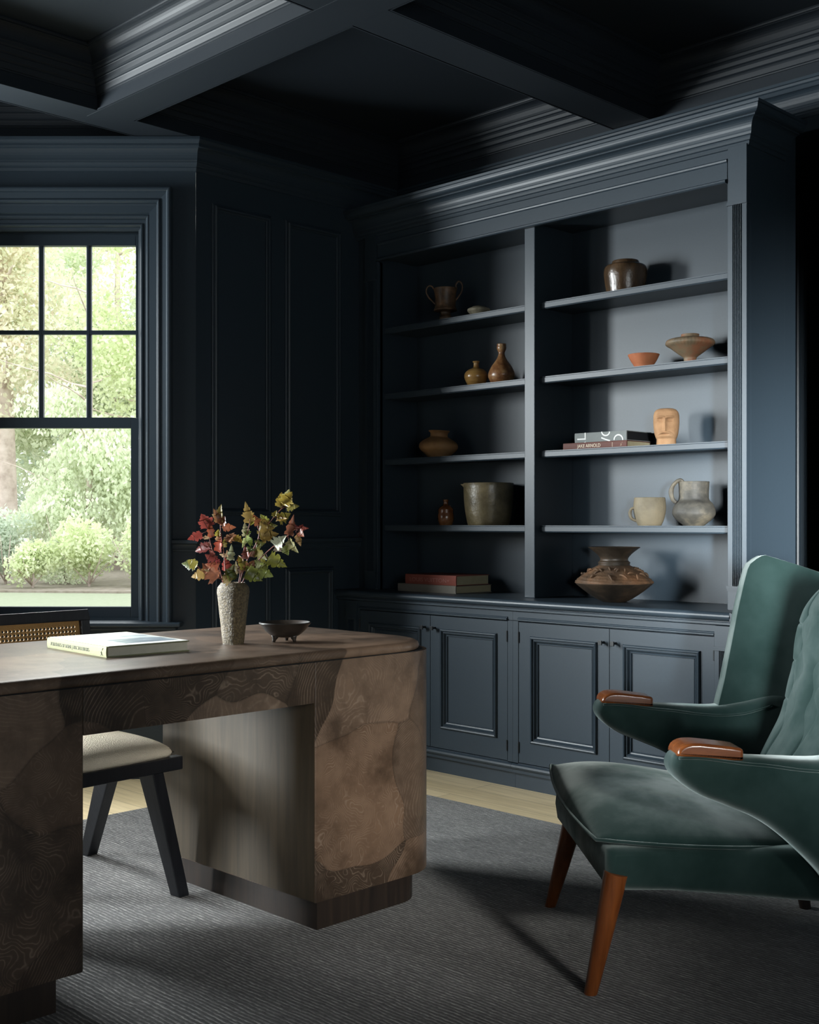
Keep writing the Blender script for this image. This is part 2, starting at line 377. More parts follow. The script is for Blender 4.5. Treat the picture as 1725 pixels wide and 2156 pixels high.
# far bay wall 3: mirrored, from P3 to P4
mb = MB(); d3 = Vector((P4[0]-P3[0], P4[1]-P3[1])); l3 = d3.length; d3.normalize(); n3 = Vector((-d3.y, d3.x))
def q3(s, o): return (P3[0]+d3.x*s-n3.x*o, P3[1]+d3.y*s-n3.y*o)
for (s0, s1, z0, z1) in ((0, .25, FZ, CZ), (l3-.25, l3, FZ, CZ), (.25, l3-.25, FZ, .72), (.25, l3-.25, 2.36, CZ)):
    mb.prism([q3(s0, 0), q3(s1, 0), q3(s1, T), q3(s0, T)], z0, z1)
struct(mb, 'wall_bay_left', PAINT, 'navy wall at the far side of the bay', 'wall')

# ---- mouldings
def cove(x0, z0, x1, z1, n=6):      # concave quarter, from (x0,z0) up and out to (x1,z1)
    return [(x0+(x1-x0)*(1-math.cos(PI/2*i/n)), z0+(z1-z0)*math.sin(PI/2*i/n)) for i in range(n+1)]
def ovolo(x0, z0, x1, z1, n=5):     # convex quarter
    return [(x0+(x1-x0)*math.sin(PI/2*i/n), z0+(z1-z0)*(1-math.cos(PI/2*i/n))) for i in range(n+1)]
coffer = [(0, 2.80), (0.006, 2.80), (0.006, 2.806), (0.0, 2.808), (0.0, 2.856), (0.004, 2.857), (0.005, 2.862), (0.010, 2.864), (0.017, 2.880), (0.019, 2.883), (0.019, 2.888),
          (0.026, 2.893), (0.031, 2.907), (0.033, 2.909), (0.033, 2.914), (0.040, 2.918), (0.045, 2.931), (0.047, 2.933), (0.047, 2.938), (0.053, 2.942), (0.056, 2.952), (0.060, 2.954)] + \
         cove(0.060, 2.954, 0.104, 3.004, 8) + [(0.104, 3.008), (0.110, 3.009), (0.112, 3.014), (0.112, 3.02)]
LEFT = [(-x, z) for x, z in coffer]
def beam_frame(mb, x0, x1, y0, y1, sides='NESW'):
    """crown around the inside of one coffer (x0..x1, y0..y1)"""
    mb.sweep([(x0, y0), (x1, y0), (x1, y1), (x0, y1)], [(u+.004, v) for u, v in coffer], closed=True)
ba = [(-3.00, -2.83), (-1.40, -1.23), (0.20, 0.37)]            # beams running along y
bb = [(2.560, 2.727), (0.92, 1.087), (-0.72, -0.553)]          # beams running along x
mb = MB()
for (y0, y1) in bb: mb.box(-4.45, AR, y0, y1, BZ, CZ)
for (x0, x1) in ba: mb.box(x0, x1, BB, BW-0.03, BZ+0.0008, CZ)
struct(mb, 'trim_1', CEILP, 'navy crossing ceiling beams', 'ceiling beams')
mb = MB(); mb.box(-4.53, -4.363, P4[1]+0.0, 3.05, BZ+0.0015, CZ); struct(mb, 'trim_2', CEILP, 'navy header beam across the bay opening', 'ceiling beam')
xs = [(-4.363, -3.00), (-2.83, -1.40), (-1.23, 0.20), (0.37, AR-0.02)]
ys = [(2.727, 4.28), (1.087, 2.560), (-0.553, 0.92), (BB+0.02, -0.72)]
mb = MB()
for (x0, x1) in xs:
    for (y0, y1) in ys: beam_frame(mb, x0, x1, y0, y1)
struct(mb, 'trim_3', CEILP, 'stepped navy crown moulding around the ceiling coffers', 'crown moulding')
# bay coffer crown: inside the polygon of the bay
mb = MB(); mb.sweep([(-4.53, 0.3), (-4.53, 2.93), (-5.22, 2.235), (-5.22, 0.3)], coffer, closed=True)
struct(mb, 'trim_4', CEILP, 'navy crown moulding in the bay ceiling', 'crown moulding')
# soffit boards that carry the coffer crown on the walls
mb = MB(); mb.box(A0, AR, 4.28, BW, 2.76, CZ); struct(mb, 'trim_5', CEILP, 'navy frieze board above the bookcase', 'frieze')
# wall crown (2.67..2.80) along bay wall 1, left wall and back wall
crown = [(0, 2.665), (0.006, 2.667), (0.010, 2.676), (0.012, 2.679), (0.012, 2.684), (0.018, 2.688), (0.022, 2.697), (0.024, 2.700), (0.024, 2.706)] + \
        cove(0.026, 2.708, 0.056, 2.760, 7) + [(0.058, 2.763), (0.058, 2.774), (0.064, 2.778), (0.068, 2.786), (0.074, 2.788), (0.074, 2.799), (0, 2.80)]
CR = [(-u, v) for u, v in crown]
mb = MB(); mb.sweep([P3, P2, P1, (A0, BW)], CR); struct(mb, 'trim_6', PAINT, 'navy crown moulding over the window and panelled wall', 'crown moulding')
mb = MB(); mb.sweep([(A0, BW), (AR, BW), (AR, BB)], CR); struct(mb, 'trim_7', PAINT, 'navy crown moulding on the wall above the bookcase', 'crown moulding')
# chair rail
rail = [(0, 0.990), (0.006, 0.992), (0.008, 1.000), (0.014, 1.004), (0.014, 1.012)] + cove(0.014, 1.012, 0.026, 1.026, 4) + [(0.030, 1.028), (0.030, 1.042), (0.024, 1.046), (0, 1.047)]
RL = [(-u, v) for u, v in rail]
pc = w(-1.050, YW)
mb = MB(); mb.sweep([(pc.x, pc.y), P1, (A0, 4.05)], RL); struct(mb, 'trim_8', PAINT, 'navy chair rail on the panelled wall', 'chair rail')
# panel mouldings on the left wall (plane x = A0), e1 = y, e2 = z, e3 = +x
pm = [(0, 0), (0.002, 0.006), (0.005, 0.008), (0.010, 0.009), (0.012, 0.016), (0.018, 0.020), (0.024, 0.018), (0.028, 0.008), (0.032, 0.006), (0.034, 0)]
def wall_panel(b0, b1, z0, z1, nm, label):
    mb = MB(); mb.sweep([(b0, z0), (b1, z0), (b1, z1), (b0, z1)], pm, (0, 1, 0), (0, 0, 1), (1, 0, 0), (A0, 0, 0), True)
    struct(mb, nm, PAINT, label, 'wall panel moulding')
wall_panel(3.149, 3.487, 1.150, 2.545, 'trim_9', 'tall navy wall panel moulding nearest the window')
wall_panel(3.568, 3.922, 1.150, 2.545, 'trim_10', 'tall navy wall panel moulding nearest the bookcase')
wall_panel(3.149, 3.487, 0.16, 0.905, 'trim_11', 'low navy wall panel moulding nearest the window')
wall_panel(3.568, 3.872, 0.16, 0.905, 'trim_12', 'low navy wall panel moulding nearest the bookcase')
base = [(0, FZ), (0.016, FZ), (0.016, 0.105), (0.012, 0.115), (0.006, 0.12), (0.004, 0.13), (0, 0.132)]
BL = [(-u, v) for u, v in base]
struct(MB().sweep([P4, P3, P2, P1, (A0, 3.90)][1:], BL), 'baseboard_left', PAINT, 'navy baseboard under the window wall', 'baseboard')
struct(MB().sweep([(-1.82, BW), (AR, BW), (AR, BB), (A0, BB), (A0, P4[1])], BL), 'baseboard_right', PAINT, 'navy baseboard along the right and rear walls', 'baseboard')

# ------------------------------------------------------------------ window 1 (camera-aligned axes, plane Y=5.28)
casing = [(0, 0), (0, 0.045), (0.005, 0.049), (0.010, 0.050), (0.016, 0.049), (0.020, 0.045), (0.024, 0.034), (0.048, 0.029), (0.052, 0.033), (0.057, 0.035), (0.062, 0.033), (0.066, 0.024), (0.068, 0.006), (0.072, 0.004), (0.104, 0.000),
          (0.108, -0.016), (0.113, -0.014), (0.118, -0.015), (0.124, -0.022), (0.126, -0.040), (0.140, -0.042), (0.144, -0.037), (0.149, -0.037), (0.153, -0.044), (0.155, -0.06), (0.163, -0.063), (0.167, -0.068), (0.167, -0.10)]
casing2 = [(0, 0), (0, 0.045), (0.010, 0.050), (0.020, 0.045), (0.024, 0.034), (0.048, 0.029), (0.057, 0.035), (0.066, 0.024), (0.068, 0.008), (0.104, 0.006), (0.13, 0.006), (0.13, 0)]
CWD = 0.167
def window(name, label, x0, x1, zs, rz, loc=(0, 0, 0), yw=YW, cols=3, case=True):
    """opening x0..x1 at plane yw (room side = smaller y); zs = sill,(meeting rail),head"""
    root = empty(name, loc, rz, label, 'window'); root['kind'] = 'structure'
    z0, zm, z1 = zs
    if case:
        mb = MB(); mb.sweep([(x1+CWD, z0-0.02), (x1+CWD, z1+CWD), (x0-CWD, z1+CWD), (x0-CWD, z0-0.02)], casing, (1,0,0), (0,0,1), (0,-1,0), (0, yw, 0))
        mb.build('casing', PAINT, root)
    mb = MB(); mb.box(x0-0.215, x1+0.215, yw-0.085, yw-0.001, z0-0.030, z0-0.010); mb.box(x0-0.09, x1+0.09, yw-0.001, yw+0.10, z0-0.030, z0-0.010)
    mb.build('sill', PAINT, root, bevel=0.006)
    mb = MB(); mb.box(x0-0.19, x1+0.19, yw-0.055, yw, z0-0.046, z0-0.030); mb.box(x0-CWD, x1+CWD, yw-0.022, yw, z0-0.16, z0-0.046)
    mb.build('apron', PAINT, root, bevel=0.004)
    ys = yw+0.105
    def sash(nm, za, zb, st, rt, rb, grid, yo):
        s = MB(); y0, y1 = yo, yo+0.035
        s.box(x0, x0+st, y0, y1, za, zb); s.box(x1-st, x1, y0, y1, za, zb); s.box(x0+st, x1-st, y0, y1, za, za+rb); s.box(x0+st, x1-st, y0, y1, zb-rt, zb)
        o = s.build(nm, PAINT, root, bevel=0.0025)
        gx0, gx1, gz0, gz1 = x0+st, x1-st, za+rb, zb-rt
        if grid:
            m_ = MB(); cw = (gx1-gx0)/cols
            for k in range(1, cols): m_.prism([(gx0+k*cw-.013, y1-.01), (gx0+k*cw-.011, y0+.012), (gx0+k*cw-.005, y0+.002), (gx0+k*cw+.005, y0+.002), (gx0+k*cw+.011, y0+.012), (gx0+k*cw+.013, y1-.01)], gz0, gz1)
            zc = (gz0+gz1)/2; m_.box(gx0, gx1, y0+.003, y1-.01, zc-.009, zc+.009)
            m_.build('muntin_grid', PAINT, o)
            dx = [(gx0+k*cw+(.012 if k else 0), gx0+(k+1)*cw-(.012 if k < cols-1 else 0)) for k in range(cols)]
            for (xa, xb) in dx:
                for (qa, qb) in ((gz0, zc-.009), (zc+.009, gz1)): MB().box(xa, xb, y0+.018, y0+.021, qa, qb).build('pane', GLASS, o)
        else: MB().box(gx0, gx1, y0+.018, y0+.021, gz0, gz1).build('pane', GLASS, o)
    sash('upper_sash', zm-0.002, z1, 0.026, 0.052, 0.024, True, ys+0.022)
    sash('lower_sash', z0, zm+0.024, 0.040, 0.046, 0.048, False, ys-0.014)
    mb = MB(); mb.box(x0-0.10, x0, yw+0.085, ys+.07, z0-.03, z1+.10); mb.box(x1, x1+0.10, yw+0.085, ys+.07, z0-.03, z1+.10); mb.box(x0, x1, yw+.09, ys+.07, z1, z1+.10); mb.box(x0, x1, yw+.07, ys+.07, z0-.03, z0)
    mb.build('jamb', PAINT, root)
    return root
window('window_1', 'navy double-hung window with small panes above, looking onto green trees', -1.910, -1.210, (0.694, 1.565, 2.422), QZ)
def simple_window(name, label, mk):
    root = empty(name, (0, 0, 0), 0, label, 'window'); root['kind'] = 'structure'
    fr, gl = mk(); fr.build('window_frame', PAINT, root); gl.build('pane', GLASS, root)
def mk_c():
    a = P2[0]; f = MB(); b0, b1, z0, z1 = WC; bm_ = (b0+b1)/2
    f.box(a-.09, a-.04, b0, b0+.05, z0, z1); f.box(a-.09, a-.04, b1-.05, b1, z0, z1); f.box(a-.09, a-.04, b0, b1, z0, z0+.06); f.box(a-.09, a-.04, b0, b1, z1-.06, z1); f.box(a-.09, a-.04, b0, b1, 1.53, 1.58); f.box(a-.09, a-.04, bm_-.03, bm_+.03, z0, z1)
    f.sweep([(b1+.14, z0-.03), (b1+.14, z1+.14), (b0-.14, z1+.14), (b0-.14, z0-.03)], casing2, (0,1,0), (0,0,1), (1,0,0), (a, 0, 0)); f.box(a-.05, a+.08, b0-.18, b1+.18, z0-.03, z0)
    return f, MB().box(a-.066, a-.063, b0, b1, z0, z1)
simple_window('window_2', 'window in the middle of the bay', mk_c)
def mk_r():
    a = AR; f = MB(); b0, b1, z0, z1 = WR; bm_ = (b0+b1)/2
    f.box(a+.04, a+.09, b0, b0+.05, z0, z1); f.box(a+.04, a+.09, b1-.05, b1, z0, z1); f.box(a+.04, a+.09, b0, b1, z0, z0+.06); f.box(a+.04, a+.09, b0, b1, z1-.06, z1); f.box(a+.04, a+.09, b0, b1, 1.55, 1.6); f.box(a+.04, a+.09, bm_-.02, bm_+.02, z0, z1)
    return f, MB().box(a+.063, a+.066, b0, b1, z0, z1)
simple_window('window_3', 'window in the right wall', mk_r)
def mk_3():
    f = MB()
    for (s0, s1, z0, z1) in ((.25, .31, .72, 2.36), (l3-.31, l3-.25, .72, 2.36), (.31, l3-.31, .72, .78), (.31, l3-.31, 2.30, 2.36), (.31, l3-.31, 1.53, 1.58)):
        f.prism([q3(s0, .04), q3(s1, .04), q3(s1, .09), q3(s0, .09)], z0, z1)
    return f, MB().prism([q3(.25, .062), q3(l3-.25, .062), q3(l3-.25, .065), q3(.25, .065)], .72, 2.36)
simple_window('window_4', 'window at the far side of the bay', mk_3)

# recess added right of the bookcase to stay unlit, casing on its far wall
mb = MB(); h0, h1, hb = -4.30, -1.50, 6.30
mb.box(h0-.1, h0, BW+T, hb+.1, FZ, CZ); mb.box(h1, h1+.1, BW+T, hb+.1, FZ, CZ); mb.box(h0, h1, hb, hb+.1, FZ, CZ); mb.box(h0-.1, h1+.1, BW+T, hb+.1, CZ, CZ+.1); mb.box(h0-.1, h1+.1, BW+T+.17, hb+.1, FZ-.2, FZ)
struct(mb, 'wall_added_recess', PAINT, 'navy recess added to keep the strip right of the bookcase dark', 'wall')
root = empty('door_1', (0, 0, 0), 0, 'dark door and casing at the right edge of the picture, set back in the added recess', 'door'); root['kind'] = 'structure'
xl = -3.203
mb = MB(); mb.sweep([(h1-.05, FZ), (h1-.05, 2.95), (xl, 2.95), (xl, FZ)], [(u*.9, v) for u, v in casing2], (1,0,0), (0,0,1), (0,-1,0), (0, hb, 0)); mb.build('casing', PAINT, root)
mb = MB(); mb.box(xl+.125, h1-.18, hb-.004, hb-.0005, FZ+.004, 2.67)
for (z0, z1) in ((.2, 1.0), (1.15, 2.5)): mb.sweep([(xl+.22, z0), (h1-.28, z0), (h1-.28, z1), (xl+.22, z1)], pm, (1,0,0), (0,0,1), (0,-1,0), (0, hb-.004, 0), True)
dl = mb.build('door_leaf', PAINT, root)

# ------------------------------------------------------------------ rug
t = MB().box(-4.06, 0.9, -1.6, 3.535, FZ+0.0005, 0.0).build('area_rug', RUG); tag(t, 'large charcoal grey rug with fine pale ribs under the desk and armchair', 'rug')

# ------------------------------------------------------------------ built-in bookcase (upper), worktop, base cabinets
UF = 4.03; UB = 4.30; SF = 4.07; LFc = 3.905; CT = 0.793
bk = empty('bookcase', (-3.3, 4.30, CT), 0, 'built-in navy bookcase with ten open compartments, fluted pilasters and a deep cornice', 'bookcase')
def local(o): o.parent = bk; o.matrix_parent_inverse = Matrix.Translation((3.3, -4.30, -CT)); return o
def bkp(mb, name, m=PAINT, **kw): return local(mb.build(name, m, **kw))
bkp(MB().box(-4.33, -2.262, UB, BW-0.001, CT, 2.52), 'back_panel')
bkp(MB().box(-4.26, -4.245, UF+.012, UB, CT, 2.42), 'side_panel', bevel=.001)
bkp(MB().box(-2.337, -2.253, UF+.02, BW-0.001, CT, 2.524), 'side_panel', bevel=.0015)
bkp(MB().box(-3.328, -3.270, UF+.004, UB, CT, 2.42), 'divider', bevel=.003)
bkp(MB().box(-4.26, -2.30, UF+.02, UB, 2.41, 2.43), 'top_panel')
# face frame: head rail with beads
mb = MB(); mb.box(-4.33, -2.262, UF, UF+.02, 2.40, 2.524); mb.box(-4.40, -4.33, UF+.012, UF+.03, CT, 2.524)
mb.sweep([(-2.337, 2.393), (-4.245, 2.393)][::-1], [(0, 0), (-.0, .018), (.004, .022), (.010, .022), (.014, .016), (.016, .006), (.078, .005), (.082, .010), (.088, .011), (.092, .008), (.094, 0)], (1,0,0), (0,0,1), (0,-1,0), (0, UF, 0))
bkp(mb, 'head_rail')
# narrow inner beads beside the openings
mb = MB()
for (x0, x1) in ((-4.252, -4.245), (-2.337, -2.330)): bkp(MB().box(x0, x1, UF-.004, UF+.03, CT, 2.393), 'stile', bevel=.0015)
def pilaster(x0, x1, yf, zb, zt, zf0, zf1, n=6):
    """fluted pilaster: plinth and frieze block plain, grooves between zf0 and zf1"""
    mb = MB(); d = .012
    mb.box(x0, x1, yf-d, yf+.02, zb, zf0-.012); mb.box(x0, x1, yf-d, yf+.02, zf1+.014, zt)
    mb.box(x0-.004, x1+.004, yf-d-.007, yf+.02, zf0-.012, zf0-.002); mb.box(x0-.002, x1+.002, yf-d-.004, yf+.02, zf0-.020, zf0-.012)
    mb.box(x0-.004, x1+.004, yf-d-.007, yf+.02, zf1+.002, zf1+.010); mb.box(x0-.002, x1+.002, yf-d-.004, yf+.02, zf1+.010, zf1+.016)
    m0, m1 = x0+.018, x1-.018; p = (m1-m0)/n; y = yf-d
    pts = [(x0, yf+.02), (x0, y)]
    for k in range(n):
        a = m0+k*p; pts += [(a+p*.10, y), (a+p*.18, y+.010), (a+p*.5, y+.014), (a+p*.82, y+.010), (a+p*.90, y)]
    pts += [(x1, y), (x1, yf+.02)]
    mb.prism(pts[::-1], zf0-.002, zf1+.002)
    return mb
bkp(pilaster(-2.330, -2.253, UF, CT, 2.524, 0.884, 2.302), 'pilaster')
bkp(pilaster(-4.330, -4.252, UF, CT, 2.524, 0.884, 2.302), 'pilaster')
corn = [(0, 2.518), (0.006, 2.520), (0.010, 2.527), (0.010, 2.533), (0.016, 2.536), (0.020, 2.544), (0.020, 2.550), (0.026, 2.553), (0.029, 2.561), (0.029, 2.566)] + cove(0.029, 2.566, 0.058, 2.606, 7) + \
       [(0.061, 2.607), (0.061, 2.612)] + ovolo(0.063, 2.612, 0.086, 2.630, 5) + [(0.087, 2.638), (0.092, 2.640), (0.093, 2.650), (0, 2.652)]
mb = MB(); mb.sweep([(-4.398, UF), (-2.253, UF), (-2.253, BW-.001)], [(-u, v) for u, v in corn]); mb.prism([(-4.398, UF-.09), (-2.168, UF-.09), (-2.168, BW-.001), (-4.398, BW-.001)], 2.648, 2.652)
bkp(mb, 'cornice')
SZ = [2.073, 1.751, 1.430, 1.107]
for (x0, x1) in ((-4.245, -3.328), (-3.270, -2.337)):
    for z in SZ:
        mb = MB(); y = SF
        mb.prism([(y+.012, z), (UB, z), (UB, z-.024), (y+.012, z-.024), (y+.004, z-.030), (y+.002, z-.027), (y, z-.025), (y, z-.006), (y+.002, z-.004), (y+.002, z)], x0, x1, 'x')
        bkp(mb, 'shelf')
# worktop
mb = MB(); nose = [(BW-.002, .793), (3.895, .793)] + arc(3.893, .777, .016, 90, 270, 8) + [(3.897, .761), (3.897, .757), (3.892, .755), (3.892, .747), (3.905, .742), (BW-.002, .742)]
mb.prism(nose[::-1], -4.398, -2.244, 'x')
mb.prism([(-2.244+.0, .793)] + [(-2.244+.018*math.cos(math.radians(t)), .777+.016*math.sin(math.radians(t))) for t in (80, 50, 20, 0, -20, -50, -80)] + [(-2.244, .761)], 3.88, BW-.002, 'y')
tag(mb.build('worktop', PAINT), 'long navy worktop with rounded nosing under the open bookcase', 'worktop')
# base cabinets
def knob(parent, x, z):
    mb = MB(); mb.lathe([(0, 0), (.006, 0), (.0045, .006), (.0045, .020), (.007, .023), (0, .0235)], 14); mb.box(-.009, .009, -.009, .009, .022, .028)
    o = mb.build('knob', BLACKM, parent, bevel=.001); o.location = (x, LFc+.001, z); o.rotation_euler = (PI/2, 0, 0); tag(o, 'square black knob'); return o
door_mould = [(0, .0), (0, .004), (.003, .009), (.007, .011), (.011, .009), (.012, .002), (.016, .002), (.019, .004), (.022, .000), (.024, -.006), (.029, -.008), (.032, -.006), (.034, -.012)]
def cab_door(parent, x0, x1, kx):
    z0, z1 = 0.106, 0.699; y = LFc+.001; px0, px1, pz0, pz1 = x0+.064, x1-.057, .194, .643
    mb = MB(); t = .020
    mb.box(x0, px0, y, y+t, z0, z1); mb.box(px1, x1, y, y+t, z0, z1); mb.box(px0, px1, y, y+t, z0, pz0); mb.box(px0, px1, y, y+t, pz1, z1)
    d = mb.build('door', PAINT, parent)
    mb = MB(); mb.sweep([(px0, pz0), (px1, pz0), (px1, pz1), (px0, pz1)], door_mould, (1,0,0), (0,0,1), (0,-1,0), (0, y, 0), True); mb.build('panel_moulding', PAINT, d)
    MB().box(px0, px1, y+.012, y+.018, pz0, pz1).build('panel', PAINT, d)
    knob(d, kx, .644)
    hx = x0 if abs(kx-x1) < abs(kx-x0) else x1
    for z in (.17, .635): tag(MB().lathe([(0, z-.024), (.0035, z-.023), (.0035, z+.023), (0, z+.024)], 10, (hx, y-.002)).build('hinge', BLACKM, d), 'small dark hinge')
def base_cab(label, xa, xb, doors, pil, fill=None):
    r = empty('base_cabinet', (0, 0, 0), 0, label, 'cabinet', None)
    mb = MB(); mb.box(xa, xb, LFc+.03, BW-.002, FZ, .742)                     # body
    mb.build('carcass', PAINT, r)
    mb = MB(); mb.box(xa, xb, LFc, LFc+.03, .703, .742); mb.box(xa, xb, LFc, LFc+.03, .06, .103)
    dx0, dx1 = doors[0][0]-.003, doors[-1][1]+.003
    mb.box(xa, dx0, LFc, LFc+.03, .10, .705); mb.box(dx1, xb, LFc, LFc+.03, .10, .705)
    bead = [(0, 0), (0, .004), (.003, .009), (.008, .009), (.011, .004), (.013, .004), (.015, .002), (.016, 0)]
    mb.sweep([(dx0, .703), (dx1, .703)], bead, (1,0,0), (0,0,1), (0,-1,0), (0, LFc, 0))
    mb.build('face_frame', PAINT, r)
    mb = MB(); xe = xb+(.0 if fill else .004)
    mb.prism([(LFc+.02, FZ), (LFc+.02, .10), (LFc-.004, .10), (LFc-.012, .094), (LFc-.014, .086), (LFc-.010, .078), (LFc+.004, .072), (LFc+.018, .066), (LFc+.018, FZ)], xa, xb, 'x')
    mb.build('plinth', PAINT, r)
    for (x0, x1, kx) in doors: cab_door(r, x0, x1, kx)
    pilaster(pil[0], pil[1], LFc, .10, .742, .17, .650, 6).build('pilaster', PAINT, r)
    return r
base_cab('left navy base cabinet with two panelled doors, half hidden behind the desk', -4.398, -3.2855, [(-4.241, -3.7745, -3.805), (-3.7715, -3.316, -3.742)], (-4.330, -4.256), True)
base_cab('right navy base cabinet with two panelled doors, behind the green armchair', -3.2845, -2.244, [(-3.252, -2.7895, -2.816), (-2.7865, -2.321, -2.758)], (-2.313, -2.246))

# ------------------------------------------------------------------ pottery
def pot_at(px, b, z): 
    p = pB(px, 1100, b); p.z = z; s = depth(p)/F; return p, s
def prof_px(pts, s, z, base_z=True):
    out = [((r*s), H+(PY-y)*s-z) for r, y in pts]
    if base_z: out[0] = (out[0][0], 0.0)
    return out
def dens(pts, n=5):
    q = smooth_path([(r, z, 0) for r, z in pts], n); return [(max(p.x, 0.0), p.y) for p in q]
def pottery(name, px, b, z, pts, m, label, cat, wall=3.0, inner=None, smooth=True, n=5, wob=.006, flute=None, seg=56, body='body', extra=None, tilt=None):
    p, s = pot_at(px, b, z); pr = prof_px(pts, s, z); pr = dens(pr, n) if smooth else pr
    rt, zt = pr[-1]; t = wall*s
    ins = [(rt-t*.4, zt+t*.25), (rt-t, zt-t*.2)]
    k = 0
    for r, zz in reversed(pr[:-1]):
        if zz < pr[0][1]+t*1.5: break
        k += 1
        if k % 3 == 0: ins.append((max(r-t, t*.3), zz))
    ins.append((0.0, max(t*1.2, ins[-1][1]-t)))
    full = [(0.0, 0.0)] + pr + ins
    root = empty(name, p, QZ, label, cat)
    o = MB().lathe(full, seg, wob=wob, seed=int(px), flute=flute).build(body, m, root, smooth=True, autos=50)
    return root, s, p, o
def handle_px(root, s, p, pxc, pts, rad, m, yoff=0.0, name='handle', flat=1.0):
    q = smooth_path([((x-pxc)*s, yoff, H+(PY-y)*s-p.z) for x, y in pts], 6)
    return MB().tube(q, rad*s if not hasattr(rad, '__len__') else [r*s for r in rad], 12, flat).build(name, m, root, smooth=True)
def c5(x, y): return (860+x/6.16, 560+y/6.16)
def c6(x, y): return (830+x/5.39, 880+y/5.39)
def c7(x, y): return (1170+x/4.54, 520+y/4.54)
def c8(x, y): return (1170+x/4.54, 960+y/4.54)

m_bronze = clay('dark_mottled_bronze', [(0.035, 0.020, 0.012), (0.10, 0.058, 0.030), (0.24, 0.13, 0.07)], 22, .42, .3, 60, .5)
r, s, p, o = pottery('two_handled_cup', 938, 4.17, SZ[0], [(13, 672), (13.5, 669), (11, 664), (10.5, 659), (13, 656.5), (23, 655), (24.5, 652.5), (22.5, 648), (21.5, 640), (22, 628), (23.5, 615), (25.3, 608)], m_bronze,
    'dark bronze-brown two-handled footed cup on the top left shelf', 'cup', 1.6, n=4)
handle_px(r, s, p, 938, [c5(330, 300), c5(308, 268), c5(272, 258), c5(240, 290), c5(234, 345), c5(262, 405), c5(305, 450), c5(345, 495)], 1.7, m_bronze)
handle_px(r, s, p, 938, [c5(625, 300), c5(618, 240), c5(655, 200), c5(695, 235), c5(695, 320), c5(650, 400), c5(605, 455), c5(590, 510)], 1.9, m_bronze)
m_stone = clay('grey_buff_stoneware', [(0.10, 0.085, 0.055), (0.26, 0.23, 0.16), (0.36, 0.32, 0.24)], 18, .6, .3, 50)
pottery('squat_pot', 1008.5, 4.17, SZ[0], [(14, 664), (20, 660), (24, 655), (23, 650.5), (17, 648), (14.5, 646.5)], m_stone, 'small squat buff pot on the top left shelf, right of the two-handled cup', 'pot', 2)
m_ochre = clay('glazed_ochre', [(0.22, 0.11, 0.03), (0.36, 0.20, 0.06), (0.42, 0.26, 0.09)], 12, .28, .25, 25, .5, .5, (1, 1, 6))
pottery('round_bud_vase', 1002.9, 4.16, SZ[1], [(16, 809), (22, 803), (25.2, 794), (23.5, 786), (17, 779), (8, 775), (5.8, 772), (5.6, 765), (7.4, 762.3), (7.2, 761)], m_ochre, 'glossy ochre round bud vase with a short neck on the second left shelf', 'vase', 1.6)
m_mott = clay('mottled_brown_glaze', [(0.07, 0.028, 0.012), (0.22, 0.095, 0.035), (0.40, 0.26, 0.12)], 30, .35, .4, 45, .5, .3)
r, s, p, o = pottery('bottle_vase', 1056.4, 4.165, SZ[1], [(21, 804.5), (26, 799), (28.4, 791), (26.5, 782), (21, 771), (13, 760), (8.2, 751), (6.6, 743.5), (8.5, 738), (10, 733), (9.4, 728), (9.8, 725), (9.5, 724.5)], m_mott,
    'tall mottled brown bottle vase beside the ochre vase, next to the divider', 'vase', 2)
m_tan = clay('tan_earthenware', [(0.16, 0.08, 0.03), (0.30, 0.16, 0.065), (0.38, 0.22, 0.10)], 8, .62, .4, 45)
r, s, p, o = pottery('wide_pot', 922.5, 4.18, SZ[2], [(20, 961), (30, 955.5), (39, 947), (41.5, 939.5), (38, 932), (28, 925), (19.5, 920.5), (18.3, 916), (19.5, 911), (22.5, 908.6), (22, 907)], m_tan,
    'wide tan earthenware pot with a flared lip on the third left shelf', 'pot', 2)
o.rotation_euler = (math.radians(1.5), math.radians(2.5), 0)
m_brown = clay('glossy_brown_glaze', [(0.09, 0.028, 0.010), (0.20, 0.075, 0.028), (0.30, 0.15, 0.06)], 14, .25, .2, 30, .5, .6)
pottery('tiny_bottle', 938.9, 4.15, SZ[3], [(13.5, 1103), (16.5, 1098), (17.6, 1088), (16, 1079), (15.8, 1072), (11, 1066), (5.6, 1062), (5, 1057), (6.3, 1053), (6, 1052)], m_brown, 'small glossy brown gourd bottle on the bottom left shelf', 'bottle', 1.6)
m_olive = clay('olive_brown_glaze', [(0.05, 0.038, 0.016), (0.12, 0.095, 0.05), (0.20, 0.155, 0.085)], 12, .34, .6, 28, .6, .35, bd=.006)
r, s, p, o = pottery('spouted_bowl', 1029, 4.175, SZ[3], [(43, 1104), (45, 1101), (47.5, 1088), (50.5, 1065), (52.5, 1040), (53, 1024), (53.6, 1018)], m_olive, 'large deep olive-glazed spouted pot on the bottom left shelf against the divider', 'pot', 3.5, n=4)
mb = MB(); q = lambda x, y, yy: ((x-1029)*s, yy*s, H+(PY-y)*s-p.z)
mb.hexa([q(981, 1032, 4), q(981, 1032, -4), q(981.5, 1020, -10), q(981.5, 1020, 10)], [q(978, 1027, 2), q(978, 1027, -2), q(969, 1019, -4), q(969, 1019, 4)])
mb.build('spout', m_olive, r, bevel=.002)
